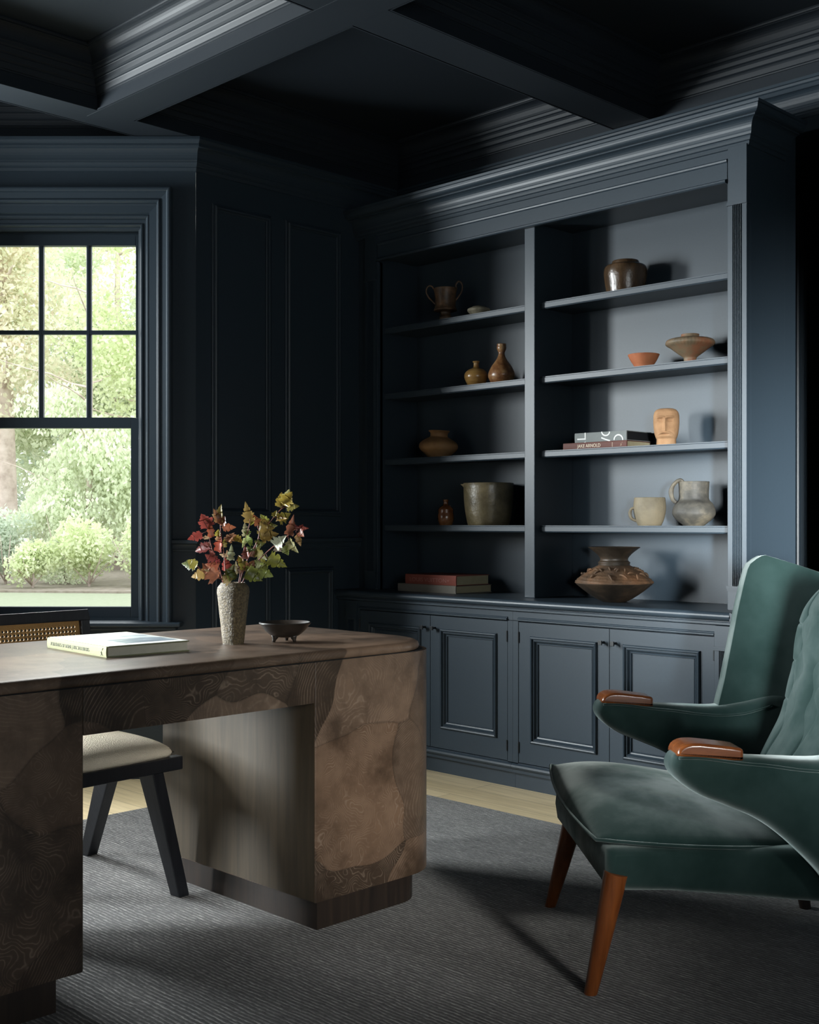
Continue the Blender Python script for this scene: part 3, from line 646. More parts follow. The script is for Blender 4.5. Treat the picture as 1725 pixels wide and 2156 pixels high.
# right bay
m_dkgl = clay('dark_treacle_glaze', [(0.03, 0.018, 0.010), (0.085, 0.050, 0.026), (0.17, 0.095, 0.045)], 16, .24, .5, 34, .6, .5, (1, 1, .3), bd=.006)
pottery('shouldered_jar', 1317.4, 4.18, SZ[0], [(39, 613), (41.5, 606), (44, 590), (45, 575), (43.5, 564), (39, 559.5), (30, 557.5), (28.5, 554), (27.6, 550.5)], m_dkgl, 'dark brown glossy shouldered jar on the top right shelf', 'jar', 3)
m_terra = clay('terracotta', [(0.30, 0.085, 0.035), (0.42, 0.14, 0.06), (0.48, 0.19, 0.09)], 10, .7, .25, 60)
pottery('terracotta_bowl', 1355.7, 4.16, SZ[1], [(19, 773), (20.5, 770), (27, 760), (32, 749.5), (33, 747)], m_terra, 'small orange terracotta bowl on the second right shelf', 'bowl', 2, n=3)
m_fire = clay('fired_buff_and_rust', [(0.045, 0.038, 0.028), (0.15, 0.11, 0.066), (0.21, 0.085, 0.042), (0.19, 0.15, 0.09)], 7, .6, .25, 50)
def ribs(k, t, r_, z_):
    if r_ > .045 and z_ > .065: return 1+.030*abs(math.sin(t*22))*min(1, max(0, (z_-.065)/.01))*min(1, max(0, (.104-r_)*60))
    return 1.0
r, s, p, o = pottery('footed_vase', 1453.5, 4.17, SZ[1], [(13.8, 761), (13, 757), (15, 752), (26, 744), (40, 733), (49, 726.5), (50.8, 722.5), (47.5, 717), (38, 713.5), (26, 712.5), (20.5, 710.5), (18.6, 706), (19, 704.5)], m_fire,
    'flat wide footed vase with ribbed shoulder and narrow neck on the second right shelf', 'vase', 2, flute=ribs, seg=132)
m_buff = clay('buff_earthenware', [(0.10, 0.085, 0.058), (0.19, 0.158, 0.105), (0.24, 0.195, 0.125)], 7, .65, .35, 55)
r, s, p, o = pottery('clay_mug', 1368.3, 4.165, SZ[3], [(23.5, 1107), (26, 1103), (30, 1093), (33, 1080), (34, 1069), (33.2, 1058), (32, 1048)], m_buff, 'buff clay mug with a small low handle on the bottom right shelf', 'mug', 2, n=4)
handle_px(r, s, p, 1368.3, [c8(762, 498), c8(728, 505), c8(712, 545), c8(722, 590), c8(752, 612), c8(785, 622)], 3.0, m_buff, flat=1.3)
m_grey = clay('smoked_grey_earthenware', [(0.018, 0.018, 0.017), (0.065, 0.060, 0.050), (0.19, 0.16, 0.112)], 9, .6, .4, 50, stretch=(1, 1, 1.4))
r, s, p, o = pottery('clay_pitcher', 1461.5, 4.17, SZ[3], [(21, 1106), (27, 1102), (38, 1093), (44.5, 1083), (44, 1073), (39, 1061), (32.5, 1053.5), (31, 1046), (31.2, 1030), (32, 1014.5)], m_grey, 'smoky grey-buff clay pitcher with a tall neck and loop handle on the bottom right shelf', 'pitcher', 2.4)
handle_px(r, s, p, 1461.5, [c8(1222, 262), c8(1196, 232), c8(1160, 245), c8(1120, 290), c8(1105, 350), c8(1118, 410), c8(1150, 445)], 3.9, m_grey, flat=1.4)
# big relief vase on the worktop
m_dirt = clay('dark_earth_relief', [(0.028, 0.018, 0.012), (0.10, 0.055, 0.028), (0.22, 0.105, 0.05)], 9, .7, .8, 30, .4, bd=.008)
m_dark = clay('black_burnished_clay', [(0.012, 0.010, 0.008), (0.035, 0.026, 0.018), (0.08, 0.05, 0.03)], 12, .45, .4, 40)
p0 = pZ(1294, 1262, CT); p0.z = CT
p = pB(1293.5, 1100, 4.085); p.z = CT; s = depth(p)/F
root = empty('relief_vase', p, QZ, 'large dark vase with flared mouth and raised leaf relief, standing on the worktop', 'vase')
pr = [(24, 1266), (40, 1259), (62, 1244), (78, 1231), (81.5, 1227)]
mb = MB().lathe([(0, 0)]+dens(prof_px(pr, s, CT), 5), 72, wob=.004, seed=3); mb.build('base', m_dark, root, smooth=True)
pr = [(81.5, 1227), (80, 1222), (70, 1213), (56, 1204), (44, 1196), (34, 1190.5)]
def relief(k, t, r_, z_): return 1+.018*math.sin(9*t+k*.9)*math.sin(5*t-k*.7)
MB().lathe(dens([(r_*s, H+(PY-y)*s-CT) for r_, y in pr], 6), 160, flute=relief).build('shoulder', m_dirt, root, smooth=True)
sh_ = root.children[-1]
pr = [(34, 1190.5), (32.5, 1188), (33.5, 1184), (29.5, 1180), (30, 1174), (38, 1165), (48, 1157), (54.5, 1152.5)]
out = dens([(r_*s, H+(PY-y)*s-CT) for r_, y in pr], 5); ins = [(max(a-.006, .002), b) for a, b in reversed(out)]
MB().lathe(out+[(out[-1][0]-.003, out[-1][1]+.002)]+ins, 72, wob=.004).build('neck', m_dark, root, smooth=True, autos=60)
rnd = random.Random(5); mb = MB()
for k in range(34):
    t = rnd.uniform(0, 2*PI); f_ = rnd.uniform(.1, .85); rr = (78-38*f_)*s; zz = H+(PY-(1217-23*f_))*s-CT
    L_ = rnd.uniform(.02, .05); tw = rnd.uniform(-1.2, 1.2); pts = []
    for j in range(6):
        u = (j/5-.5)*L_; dt = u*math.cos(tw)/rr; df = u*math.sin(tw); c_ = .006*math.sin(j/5*PI)
        pts.append(((rr-df*.85)*math.cos(t+dt), (rr-df*.85)*math.sin(t+dt), zz+df*.5+c_))
    MB().tube(pts, [.0015, .0042, .0052, .0048, .0036, .0015], 8).build('leaf_relief', m_dirt, sh_, smooth=True)

# carved stone head
m_head = clay('carved_sandstone', [(0.26, 0.14, 0.07), (0.38, 0.215, 0.11), (0.44, 0.27, 0.15)], 12, .8, .5, 70, .3)
p, s = pot_at(1403.5, 4.15, SZ[2]); hh = H+(PY-859.5)*s-p.z
root = empty('carved_head', p, QZ+math.radians(-18), 'orange sandstone carved head with a long nose and moustache on the third right shelf', 'sculpture')
def headfn(u, v):
    t = 2*PI*u; z = v*hh; q = v
    # half widths (x) and depths (y) in px
    ks = [(0, 20.5, 20), (.12, 20, 19.5), (.17, 20, 20), (.22, 22, 23.5), (.32, 24.5, 26), (.45, 25.8, 26.5), (.62, 26.8, 27), (.80, 26.4, 26.5), (.89, 24.6, 24.8), (.95, 20.8, 21), (.985, 14, 14), (1, 0.1, 0.1)]
    for a, b in zip(ks, ks[1:]):
        if a[0] <= q <= b[0]:
            k = (q-a[0])/(b[0]-a[0]); wx = a[1]+(b[1]-a[1])*k; wy = a[2]+(b[2]-a[2])*k; break
    n_ = 2.6; c, d = math.cos(t), math.sin(t)
    rr = (abs(c)**n_+abs(d)**n_)**(-1/n_); x = c*rr*wx; y = d*rr*wy
    if d < 0:                       # face side (towards the room, local -y)
        g = math.exp
        fx = x
        y -= 7.0*g(-(fx/3.0)**2)*(1 if .36 < q < .72 else 0)*(1.0-.5*(q-.36)/.36) if .36 < q < .72 else 0   # nose
        y -= 3.4*g(-((q-.735)/.030)**2)*g(-((abs(fx)-9)/9.0)**4)                                            # brow
        y += 4.2*g(-((q-.665)/.045)**2)*g(-((abs(fx)-9.5)/6.0)**4)                                          # eye sockets
        y -= 3.0*g(-((q-.668)/.022)**2)*g(-((abs(fx)-9.5)/4.6)**2)                                          # eyelids
        y -= 3.4*g(-((q-(.335-.00025*fx*fx))/.026)**2)*g(-(fx/15.0)**4)                                     # moustache
        y += 2.6*g(-((q-.285)/.012)**2)*g(-(fx/8.0)**4)                                                     # mouth
        y -= 1.8*g(-((q-.245)/.03)**2)*g(-(fx/11.0)**2)                                                     # chin
    return (x*s, y*s, z)
MB().grid(headfn, 180, 110, closeu=True).build('head', m_head, root, smooth=True)

# ------------------------------------------------------------------ books
def flat_text(body, size, mat_, parent, loc, rot, name='title', ext=.0003, sx=1.0, off=0.0, align='LEFT'):
    c = bpy.data.curves.new(name, 'FONT'); c.body = body; c.size = size; c.extrude = ext; c.offset = off; c.align_x = align
    t = bpy.data.objects.new('tmp', c); COL.objects.link(t)
    dg = bpy.context.evaluated_depsgraph_get(); me = bpy.data.meshes.new_from_object(t.evaluated_get(dg)); bpy.data.objects.remove(t)
    me.name = name; me.materials.clear(); me.materials.append(mat_)
    o = bpy.data.objects.new(name, me); link(o, parent); o.location = loc; o.rotation_euler = rot; o.scale = (sx, 1, 1); return o
def stroke(pts, wd):
    mb = MB(); P_ = [Vector((x, z)) for x, z in pts]; rows = []
    for i, q in enumerate(P_):
        d = (P_[min(i+1, len(P_)-1)]-P_[max(i-1, 0)]).normalized(); n_ = Vector((-d.y, d.x))*wd/2
        for e in (0, -.0006): mb.v += [(q.x+n_.x, e, q.y+n_.y), (q.x-n_.x, e, q.y-n_.y)]
    for i in range(len(P_)-1):
        a = 4*i; b = a+4
        for (p_, q_) in ((0, 1), (1, 3), (3, 2), (2, 0)): mb.f.append((a+p_, a+q_, b+q_, b+p_))
    mb.f += [(0, 1, 3, 2), (len(mb.v)-4, len(mb.v)-2, len(mb.v)-1, len(mb.v)-3)]
    return mb
def book(label, loc, rz, W_, D_, T_, cov, pages, mc=None, group=None, ct=.003, back=True):
    """spine along local x at y=0 (faces -y), pages visible on +x end; W_=spine length, D_=cover width, T_=thickness"""
    r = empty('book', loc, rz, label, 'book', group)
    mb = MB(); mb.box(0, W_, .0035, D_, 0, ct); mb.box(0, W_, .0035, D_, T_-ct, T_)
    mb.prism([(0.0, 0.0), (.0045, 0.0), (.0045, T_), (0.0, T_), (-.0012, T_*.8), (-.0018, T_*.5), (-.0012, T_*.2)], 0, W_, 'x')
    mb.build('cover', cov, r, bevel=.0006)
    MB().box(.003, W_-.004, .004, D_-.004, ct, T_-ct).build('page_block', pages, r)
    return r
# left bay: two books on the worktop
m_red = plain('dull_red_cloth', (0.20, 0.052, 0.036), .7, .3, 200, .1); m_gryc = plain('grey_brown_cloth', (0.16, 0.145, 0.12), .75, .3, 200, .1)
m_silv = plain('faded_foil', (0.28, 0.11, 0.085), .5); m_silg = plain('faded_grey_foil', (0.24, 0.22, 0.19), .5)
pn = pB(960.8, 1249.8, 4.02); pn = Vector((pn.x, 4.02, CT))
ang = math.radians(-1.0)
b1 = book('grey-brown cloth book under the red book on the worktop', (pn.x-.385, pn.y+.005, CT), ang, .385, .245, .036, m_gryc, PAPERY)
b2 = book('dull red cloth book lying on top of the grey-brown one on the worktop', (pn.x-.335, pn.y+.006, CT+.0365), ang, .335, .225, .046, m_red, PAPERY)
flat_text('LOUIS VUITTON+', .026, m_silv, b2, (.030, -.0021, .013), (PI/2, 0, 0), sx=1.28)
# right bay third shelf
m_choc = plain('chocolate_brown_cloth', (0.115, 0.040, 0.030), .6, .3, 200, .1); m_cream = plain('cream_foil', (0.62, 0.50, 0.36), .5)
m_gcl = plain('mid_grey_cloth', (0.20, 0.215, 0.21), .7, .3, 200, .15); m_blk = plain('black_paper', (0.006, 0.006, 0.007), .6); m_wht = plain('white_print', (0.72, 0.72, 0.70), .6)
xr = -2.842; zb = SZ[2]
b3 = book('chocolate brown book with cream spine lettering under the grey book, third right shelf', (xr-.325, 4.10, zb), math.radians(0.5), .325, .185, .028, m_choc, PAPERY)
flat_text('JAKE ARNOLD', .0205, m_cream, b3, (.076, -.0021, .0062), (PI/2, 0, 0), sx=.90, off=.0001)
for k in range(6): stroke([(.2525, .0045+k*.0032), (.2565, .0045+k*.0032)], .0012).build('spine_mark', m_cream, b3).location = (0, -.0019, 0)
mb = MB()
for pts in ([(0, 0), (.004, .002), (.007, .006), (.005, .010), (.002, .008), (.004, .004), (.009, .001)], [(.008, .011), (.011, .013), (.010, .016)]):
    mb.tube([(x, 0, z) for x, z in pts], .0006, 6)
o = mb.build('emblem', m_cream, b3); o.location = (.293, -.0021, .006)
gx = .263; b4 = book('grey book with large cropped white letters and black edges, on top of the brown book', (xr-.004-gx, 4.105, zb+.0285), math.radians(0.5), gx, .185, .040, m_gcl, m_blk)
def sp(x, y): # crop pixels of the grey spine -> local x,z
    yt = 160-30*(x-205)/718; yb = 272-32*(x-205)/718
    return ((x-205)/718*gx, .040*(yb-y)/(yb-yt))
for pts, wd in (([sp(357, 152), sp(357, 236)], .0056), ([sp(245, 230), sp(362, 226)], .0056), ([sp(340, 270), sp(365, 262)], .003), ([sp(582, 212), sp(640, 232), sp(704, 249)], .0056),
                ([sp(588+54*(1-math.cos(t)), 142+46*math.sin(t)) for t in [PI*i/14 for i in range(15)]], .0056),
                ([sp(757+59*(1-math.cos(t)), 240-60*math.sin(t)) for t in [PI*i/14 for i in range(15)]], .0056)):
    o = stroke(pts, wd).build('spine_lettering', m_wht, b4); o.location = (0, -.0018, 0)

# ------------------------------------------------------------------ desk
DX = -2.465; DB = -3.20; r_c = .15
desk = empty('desk', (-2.87, 1.76, 0), 0, 'large brown burl-wood pedestal desk with rounded end corners', 'desk')
def dk(o): o.parent = desk; o.matrix_parent_inverse = Matrix.Translation((2.87, -1.76, 0)); return o
def rrect(x0, x1, y0, y1, rs, n=10):
    """corner radii rs: (x0y0, x1y0, x1y1, x0y1)"""
    pts = []
    for (cx, cy, sx, sy, r, a) in ((x0, y0, 1, 1, rs[0], 180), (x1, y0, -1, 1, rs[1], 270), (x1, y1, -1, -1, rs[2], 0), (x0, y1, 1, -1, rs[3], 90)):
        if r <= 0: pts.append((cx, cy))
        else: pts += arc(cx+sx*r, cy+sy*r, r, a, a+90, n)
    return pts
YR0, YR1, YL0, YL1 = 2.105, 2.625, 0.885, 1.409
def pedestal(y0, y1, rs, ki):
    o = MB().prism(rrect(DB, DX, y0, y1, rs), .092, .742).build('pedestal', BURL, desk, smooth=True, autos=35); dk(o)
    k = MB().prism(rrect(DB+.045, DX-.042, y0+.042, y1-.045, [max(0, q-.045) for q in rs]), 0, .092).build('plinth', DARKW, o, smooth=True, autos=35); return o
pr_ = pedestal(YR0, YR1, (.004, .004, r_c, .10), 1); pl_ = pedestal(YL0, YL1, (.10, r_c, .004, .004), 0)
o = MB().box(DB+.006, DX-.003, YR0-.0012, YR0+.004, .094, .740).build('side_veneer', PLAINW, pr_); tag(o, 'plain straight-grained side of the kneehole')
o = MB().box(DB+.006, DX-.003, YL1-.004, YL1+.0012, .094, .740).build('side_veneer', PLAINW, pl_)
dk(MB().box(DX-.026, DX, YL1+.0015, YR0-.0015, .632, .742).build('apron', BURL, desk, bevel=.001))
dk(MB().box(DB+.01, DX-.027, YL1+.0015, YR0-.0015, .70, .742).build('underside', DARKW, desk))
dk(MB().prism(rrect(DB, DX-.006, YL0+.01, YR1-.01, (.09, r_c, r_c, .09)), .742, .7435).build('shadow_gap', BLACKM, desk))
mb = MB(); rows = []
for (ins, z) in ((.010, .7435), (.004, .7450), (.001, .749), (0, .756), (.002, .764), (.008, .7695), (.018, .772)):
    rows.append(([(x, y) for x, y in rrect(DB-.075+ins, DX+.002-ins, YL0+.02+ins, YR1-.022-ins, (.06, .17, .17, .06), 14)], z))
n = len(rows[0][0])
for pts, z in rows: mb.v += [(x, y, z) for x, y in pts]
for k in range(len(rows)-1):
    for i in range(n): mb.f.append((k*n+i, k*n+(i+1) % n, (k+1)*n+(i+1) % n, (k+1)*n+i))
mb.f.append(tuple(range(n))[::-1]); mb.f.append(tuple(range((len(rows)-1)*n, len(rows)*n)))
o = dk(mb.build('desktop', BURLTOP, desk, smooth=True, autos=40)); tag(o, 'brown desktop with a rounded edge')
DT = .772

# book on the desk
m_oliv = plain('pale_olive_cloth', (0.23, 0.23, 0.13), .75, .3, 250, .15); m_ink = plain('dark_olive_ink', (0.10, 0.10, 0.06), .6)
def book_cover_mat():
    m, nt, p = mat('white_jacket_with_picture'); v = coord(nt)
    s_ = nt.nodes.new('ShaderNodeSeparateXYZ'); L(nt, v, s_.inputs[0])
    inx = math_(nt, 'MULTIPLY', math_(nt, 'GREATER_THAN', s_.outputs[0], .03), math_(nt, 'LESS_THAN', s_.outputs[0], .335-.03))
    iny = math_(nt, 'MULTIPLY', math_(nt, 'GREATER_THAN', s_.outputs[1], .075), math_(nt, 'LESS_THAN', s_.outputs[1], .235))
    n_ = N(nt, 'ShaderNodeTexNoise', Scale=30.0, Detail=5.0); L(nt, coord(nt, (1, .35, 1)), n_.inputs['Vector'])
    g = math_(nt, 'ADD', n_.outputs[0], math_(nt, 'MULTIPLY', s_.outputs[0], 1.2)) 
    pic = ramp(nt, g, [(0.52, (0.66, 0.70, 0.66)), (0.68, (0.50, 0.56, 0.56)), (0.80, (0.16, 0.22, 0.27)), (0.92, (0.10, 0.14, 0.18))])
    L(nt, mixc(nt, math_(nt, 'MULTIPLY', inx, iny), (0.80, 0.80, 0.74), pic), p.inputs['Base Color']); p.inputs['Roughness'].default_value = .35
    return m
P_a = pZ(100, 1363.5, DT); P_b = pZ(224.6, 1385.2, DT); P_c = pZ(398.6, 1370.7, DT)
W1 = (P_b-P_a).length; D1 = (P_c-P_b).length; dirx = (P_b-P_a).normalized(); an = math.atan2(dirx.y, dirx.x)
T1 = .0285
b5 = book('thick pale olive coffee-table book with white cover lying on the desk', P_a, an, W1, D1, T1, m_oliv, PAPER)
MB().box(.002, W1-.002, .006, D1-.002, T1, T1+.0008).build('jacket', book_cover_mat(), b5)
flat_text('PORTRAITS OF HOME | DISC INTERIORS', .0135, m_ink, b5, (.024, -.0021, .009), (PI/2, 0, 0), sx=.93)
mb = MB()
for pts in ([(0, 0), (.004, .001), (.008, .005), (.006, .010), (.003, .008), (.005, .004), (.012, 0)], [(.008, .013), (.012, .016), (.013, .019)]):
    mb.tube([(x, 0, z) for x, z in pts], .0007, 6)
o = mb.build('emblem', m_ink, b5); o.location = (W1-.030, -.0021, .005)

# vase with branches
pv = pZ(491.3, 1357.4-2, DT); sv = depth(pv)/F; pv.z = DT
m_vase = clay('crusted_metallic_glaze', [(0.022, 0.015, 0.006), (0.11, 0.078, 0.034), (0.24, 0.185, 0.10)], 170, .42, 1.0, 230, .8, 0, bd=.006)
pts = [(21.5, 1358), (22.2, 1352), (26, 1318), (30, 1280), (33.2, 1252), (33.9, 1244), (32, 1236), (27.5, 1230), (25.8, 1227)]
pr = dens([(r_*sv, H+(PY-y)*sv-DT) for r_, y in pts], 14); pr[0] = (pr[0][0], 0)
rv_ = random.Random(77)
def crust(k, t, r_, z_): return 1+rv_.uniform(-.014, .014) if .004 < z_ < .174 else 1.0
root = empty('vase', pv, QZ, 'rough textured grey-gold vase holding leafy branches on the desk', 'vase')
rt, zt = pr[-1]
MB().lathe([(0, 0)]+pr+[(rt-.002, zt+.001), (rt-.006, zt-.002), (rt-.002, zt-.03), (rt, zt-.10), (0, .03)], 200, wob=.006, seed=8, flute=crust).build('body', m_vase, root, smooth=True, autos=60)

lm, lnt, lp = mat('autumn_leaf')
at = lnt.nodes.new('ShaderNodeVertexColor'); at.layer_name = 'leafcol'
ln = N(lnt, 'ShaderNodeTexNoise', Scale=90.0, Detail=4.0); L(lnt, coord(lnt), ln.inputs['Vector'])
L(lnt, mixc(lnt, 1.0, at.outputs[0], ramp(lnt, ln.outputs[0], [(0.3, (0.6, 0.6, 0.6)), (0.7, (1.35, 1.3, 1.2))]), 'MULTIPLY'), lp.inputs['Base Color'])
lp.inputs['Roughness'].default_value = .34; bump(lnt, lp, ln.outputs[0], .3, .003)
tr = lnt.nodes.new('ShaderNodeBsdfTranslucent'); L(lnt, at.outputs[0], tr.inputs[0]); mx = lnt.nodes.new('ShaderNodeMixShader'); mx.inputs[0].default_value = .3
L(lnt, lp.outputs[0], mx.inputs[1]); L(lnt, tr.outputs[0], mx.inputs[2]); L(lnt, mx.outputs[0], lnt.nodes['Material Output'].inputs[0])
STEM = plain('red_brown_twig', (0.17, 0.055, 0.04), .5, .4, 100, .2)
outl = [(0, 0), (.10, .06), (.26, .10), (.40, .10), (.38, .17), (.44, .24), (.36, .27), (.27, .30), (.38, .38), (.46, .48), (.37, .50), (.34, .57), (.24, .56), (.26, .64), (.23, .72), (.16, .74), (.15, .82), (.08, .90), (0, 1.0)]
CL = {'r': (0.26, 0.058, 0.036), 'd': (0.13, 0.028, 0.022), 'u': (0.24, 0.085, 0.042), 'b': (0.15, 0.065, 0.032), 'o': (0.17, 0.145, 0.032), 'y': (0.26, 0.20, 0.045), 'g': (0.085, 0.10, 0.025), 'p': (0.38, 0.36, 0.20), 't': (0.32, 0.20, 0.10), 'l': (0.22, 0.25, 0.06)}
def leaf(mb, cols, base, tip, wd, c, rnd):
    base, tip = Vector(base), Vector(tip); ax = tip-base; Ln = ax.length; ax.normalize()
    nrm = Vector((rnd.uniform(-.5, .5), -1, rnd.uniform(-.5, .5))); sd = ax.cross(nrm).normalized(); nn = sd.cross(ax).normalized()
    fold = rnd.uniform(.3, 1.1); curl = rnd.uniform(-.2, .3); jit = [rnd.uniform(.85, 1.12) for _ in outl]
    col = [max(0, q*rnd.uniform(.78, 1.22)) for q in CL[c]]
    mid = []; 
    n0 = len(mb.v)
    for k, (x, y) in enumerate(outl): mb.v.append(tuple(base+ax*(y*Ln)+nn*(-curl*y*y*Ln)))
    for sgn in (1, -1):
        st = len(mb.v)
        for k, (x, y) in enumerate(outl):
            q = x*wd*Ln*jit[k]*1.25; mb.v.append(tuple(base+ax*(y*Ln)+sd*(sgn*q)+nn*(q*fold-curl*y*y*Ln)))
        for k in range(len(outl)-1): mb.f.append((n0+k, n0+k+1, st+k+1, st+k) if sgn > 0 else (n0+k, st+k, st+k+1, n0+k+1))
    cols += [col]*(len(mb.v)-n0)
def lp2(x, y, yo=0.0):      # crop2 pixel to local coords of the vase frame
    X_ = 370+x/5.75; Y_ = 1020+y/5.75
    return ((X_-491.3)*sv, yo, H+(PY-Y_)*sv-DT)
branches = [
 ('rust-red leafy branch at the left of the vase', [(590, 1340), (575, 1180), (530, 1000), (470, 850), (430, 700), (400, 540), (345, 430)], -.02,
  [(400,540,320,350,.9,'r'),(400,470,440,400,.8,'b'),(345,590,155,665,.6,'r'),(440,650,440,450,.45,'u'),(430,780,215,805,.6,'d'),(500,900,375,830,.8,'d'),(420,760,330,700,.7,'b'),(500,860,415,790,.6,'d'),(430,650,310,640,.4,'p'),(520,1030,360,950,.9,'u'),(510,960,500,870,.6,'d')]),
 ('tall leafy branch at the left turning olive at its tip', [(600, 1340), (600, 1180), (590, 1000), (565, 780), (530, 600), (520, 400)], .03,
  [(520,480,515,235,.5,'o'),(520,470,440,290,.5,'u'),(535,520,705,520,.55,'u'),(535,500,590,375,.7,'b'),(520,420,415,360,.6,'t'),(510,830,520,600,.5,'r'),(560,770,590,640,.5,'o'),(490,640,500,540,.7,'y'),(600,700,690,580,.7,'t'),(690,640,815,695,.6,'y'),(640,930,670,730,.45,'p'),(600,860,525,850,.6,'p'),(600,690,720,600,.6,'u'),(585,1080,570,890,.6,'r'),(470,680,520,600,.5,'t'),(620,900,600,790,.5,'p')]),
 ('low sprig of olive and rust leaves hanging left of the vase', [(620, 1340), (600, 1190), (540, 1130), (450, 1080), (380, 1060), (300, 980)], -.05,
  [(300,985,170,910,.9,'o'),(280,970,50,975,.5,'g'),(395,1075,205,1105,.7,'y'),(560,1120,340,960,.75,'u'),(690,1180,590,1100,.9,'t'),(670,1150,720,960,.8,'g'),(760,1090,735,920,.3,'p'),(700,1160,640,1010,.7,'g'),(440,1040,370,1020,.5,'p')]),
 ('tall olive-green branch leaning right to the highest leaves', [(740, 1340), (780, 1180), (850, 950), (980, 700), (1010, 570), (990, 500), (1110, 480), (1200, 370), (1290, 285), (1350, 270)], .02,
  [(1265,290,1265,70,.55,'y'),(1270,290,1222,150,.6,'o'),(1290,250,1410,85,.8,'y'),(1310,230,1360,55,.6,'p'),(1330,280,1500,265,.65,'o'),(1215,400,1390,340,.8,'o'),(1190,400,1210,310,.7,'o'),(1210,420,1360,420,.5,'y'),(1120,470,1020,355,.8,'o'),(1130,480,955,400,.7,'o'),(1010,500,940,350,.6,'u'),(1020,660,1250,600,.7,'y'),(1000,510,1200,530,.7,'o'),(1020,650,1090,510,.7,'o'),(960,740,1085,705,.8,'g'),(960,800,1130,910,.6,'o'),(900,880,970,740,.6,'b'),(1120,480,1230,500,.7,'o')]),
 ('upright olive branch in the middle of the vase', [(720, 1340), (770, 1180), (820, 900), (860, 650), (905, 500), (915, 420)], -.03,
  [(910,480,862,210,.45,'y'),(915,500,945,370,.5,'o'),(860,640,840,455,.5,'p'),(860,640,940,660,.9,'p'),(858,640,822,768,.4,'p'),(870,700,955,670,.8,'g'),(890,900,860,750,.7,'b'),(860,1040,780,860,.6,'o'),(870,780,980,790,.6,'g'),(820,960,770,860,.6,'y'),(830,1060,770,960,.7,'b'),(860,620,920,560,.8,'l')]),
 ('branch reaching right with pale green and brown leaves', [(760, 1340), (820, 1170), (960, 970), (1060, 870), (1200, 745), (1370, 620), (1440, 540), (1520, 520)], -.045,
  [(1215,750,1362,615,.7,'p'),(1215,750,1290,805,.8,'p'),(1330,740,1385,855,.8,'l'),(1385,660,1512,825,.5,'t'),(1370,620,1455,390,.45,'b'),(1500,560,1450,470,.5,'d'),(1515,530,1628,530,.5,'r'),(1480,600,1530,745,.5,'t'),(1510,560,1585,635,.7,'b'),(1130,880,1368,995,.65,'o'),(860,1060,960,915,.8,'b'),(870,1040,1075,1160,.8,'g'),(1000,1010,1200,1110,.8,'l'),(860,1070,960,1155,.8,'g'),(1040,930,1160,970,.7,'o'),(980,970,1110,955,.9,'g'),(860,1060,1000,1000,.9,'o'),(1500,540,1560,480,.5,'d')])]
rnd = random.Random(11)
for lab, st, yo, lvs in branches:
    r = empty('leafy_branch', pv, QZ, lab, 'branch', 'autumn branches in the vase')
    n_ = len(st); pts = [lp2(x, y, yo*(i/(n_-1))+(-.004 if i == 0 else 0)) for i, (x, y) in enumerate(st)]
    x0_, y0_, z0_ = pts[0]; pts[0] = (x0_*.4, y0_*.3, .10)
    q = smooth_path(pts, 6); MB().tube(q, [.0022*(1-.6*i/len(q)) for i in range(len(q))], 8).build('stem', STEM, r, smooth=True)
    mb = MB(); cols = []
    for (bx, by, tx, ty, wd, c) in lvs:
        yb = yo*.7+rnd.uniform(-.012, .012); leaf(mb, cols, lp2(bx, by, yb), lp2(tx, ty, yb+rnd.uniform(-.02, .02)), wd, c, rnd)
        mb2 = MB().tube([q[min(range(len(q)), key=lambda i: (q[i]-Vector(lp2(bx, by, yb))).length)], Vector(lp2(bx, by, yb))], .0008, 5)
        k0 = len(mb.v); mb.add(mb2.v, mb2.f); cols += [CL['d']]*(len(mb.v)-k0)
    o = mb.build('leaves', lm, r, fix=False, smooth=True)
    ca = o.data.color_attributes.new('leafcol', 'FLOAT_COLOR', 'POINT')
    for i, c in enumerate(cols): ca.data[i].color = (*c, 1)

# tripod dish
pd_ = pZ(600.4, 1351, DT); sd_ = depth(pd_)/F; pd_.z = DT
m_tri = clay('dark_patinated_metal', [(0.010, 0.009, 0.008), (0.022, 0.018, 0.015), (0.04, 0.03, 0.025)], 10, .32, .15, 40, .6)
root = empty('tripod_bowl', pd_, QZ, 'shallow dark bowl on three short feet near the end of the desk', 'bowl')
zr = lambda y: H+(PY-y)*sd_-DT
out = dens([(0.0, zr(1342)), (14*sd_, zr(1341.5)), (28*sd_, zr(1338)), (41*sd_, zr(1328)), (50*sd_, zr(1317)), (54.8*sd_, zr(1311.5))], 6)
ins = [(max(r_-.003, 0), z_+.0035) for r_, z_ in reversed(out[:-1])]
MB().lathe(out+[(out[-1][0]-.001, out[-1][1]+.0018)]+ins, 72).build('body', m_tri, root, smooth=True, autos=50)
for k in range(3):
    t = math.radians(-90-62+120*k); rr = 23*sd_; 
    mb = MB(); pts = [(rr*.95*math.cos(t), rr*.95*math.sin(t), zr(1337)), (rr*math.cos(t), rr*math.sin(t), zr(1342)), (rr*1.06*math.cos(t), rr*1.06*math.sin(t), zr(1346)), (rr*1.12*math.cos(t), rr*1.12*math.sin(t), 0.0)]
    mb.tube(pts, [.013, .0085, .0055, .0042], 12).build('foot', m_tri, root, smooth=True)

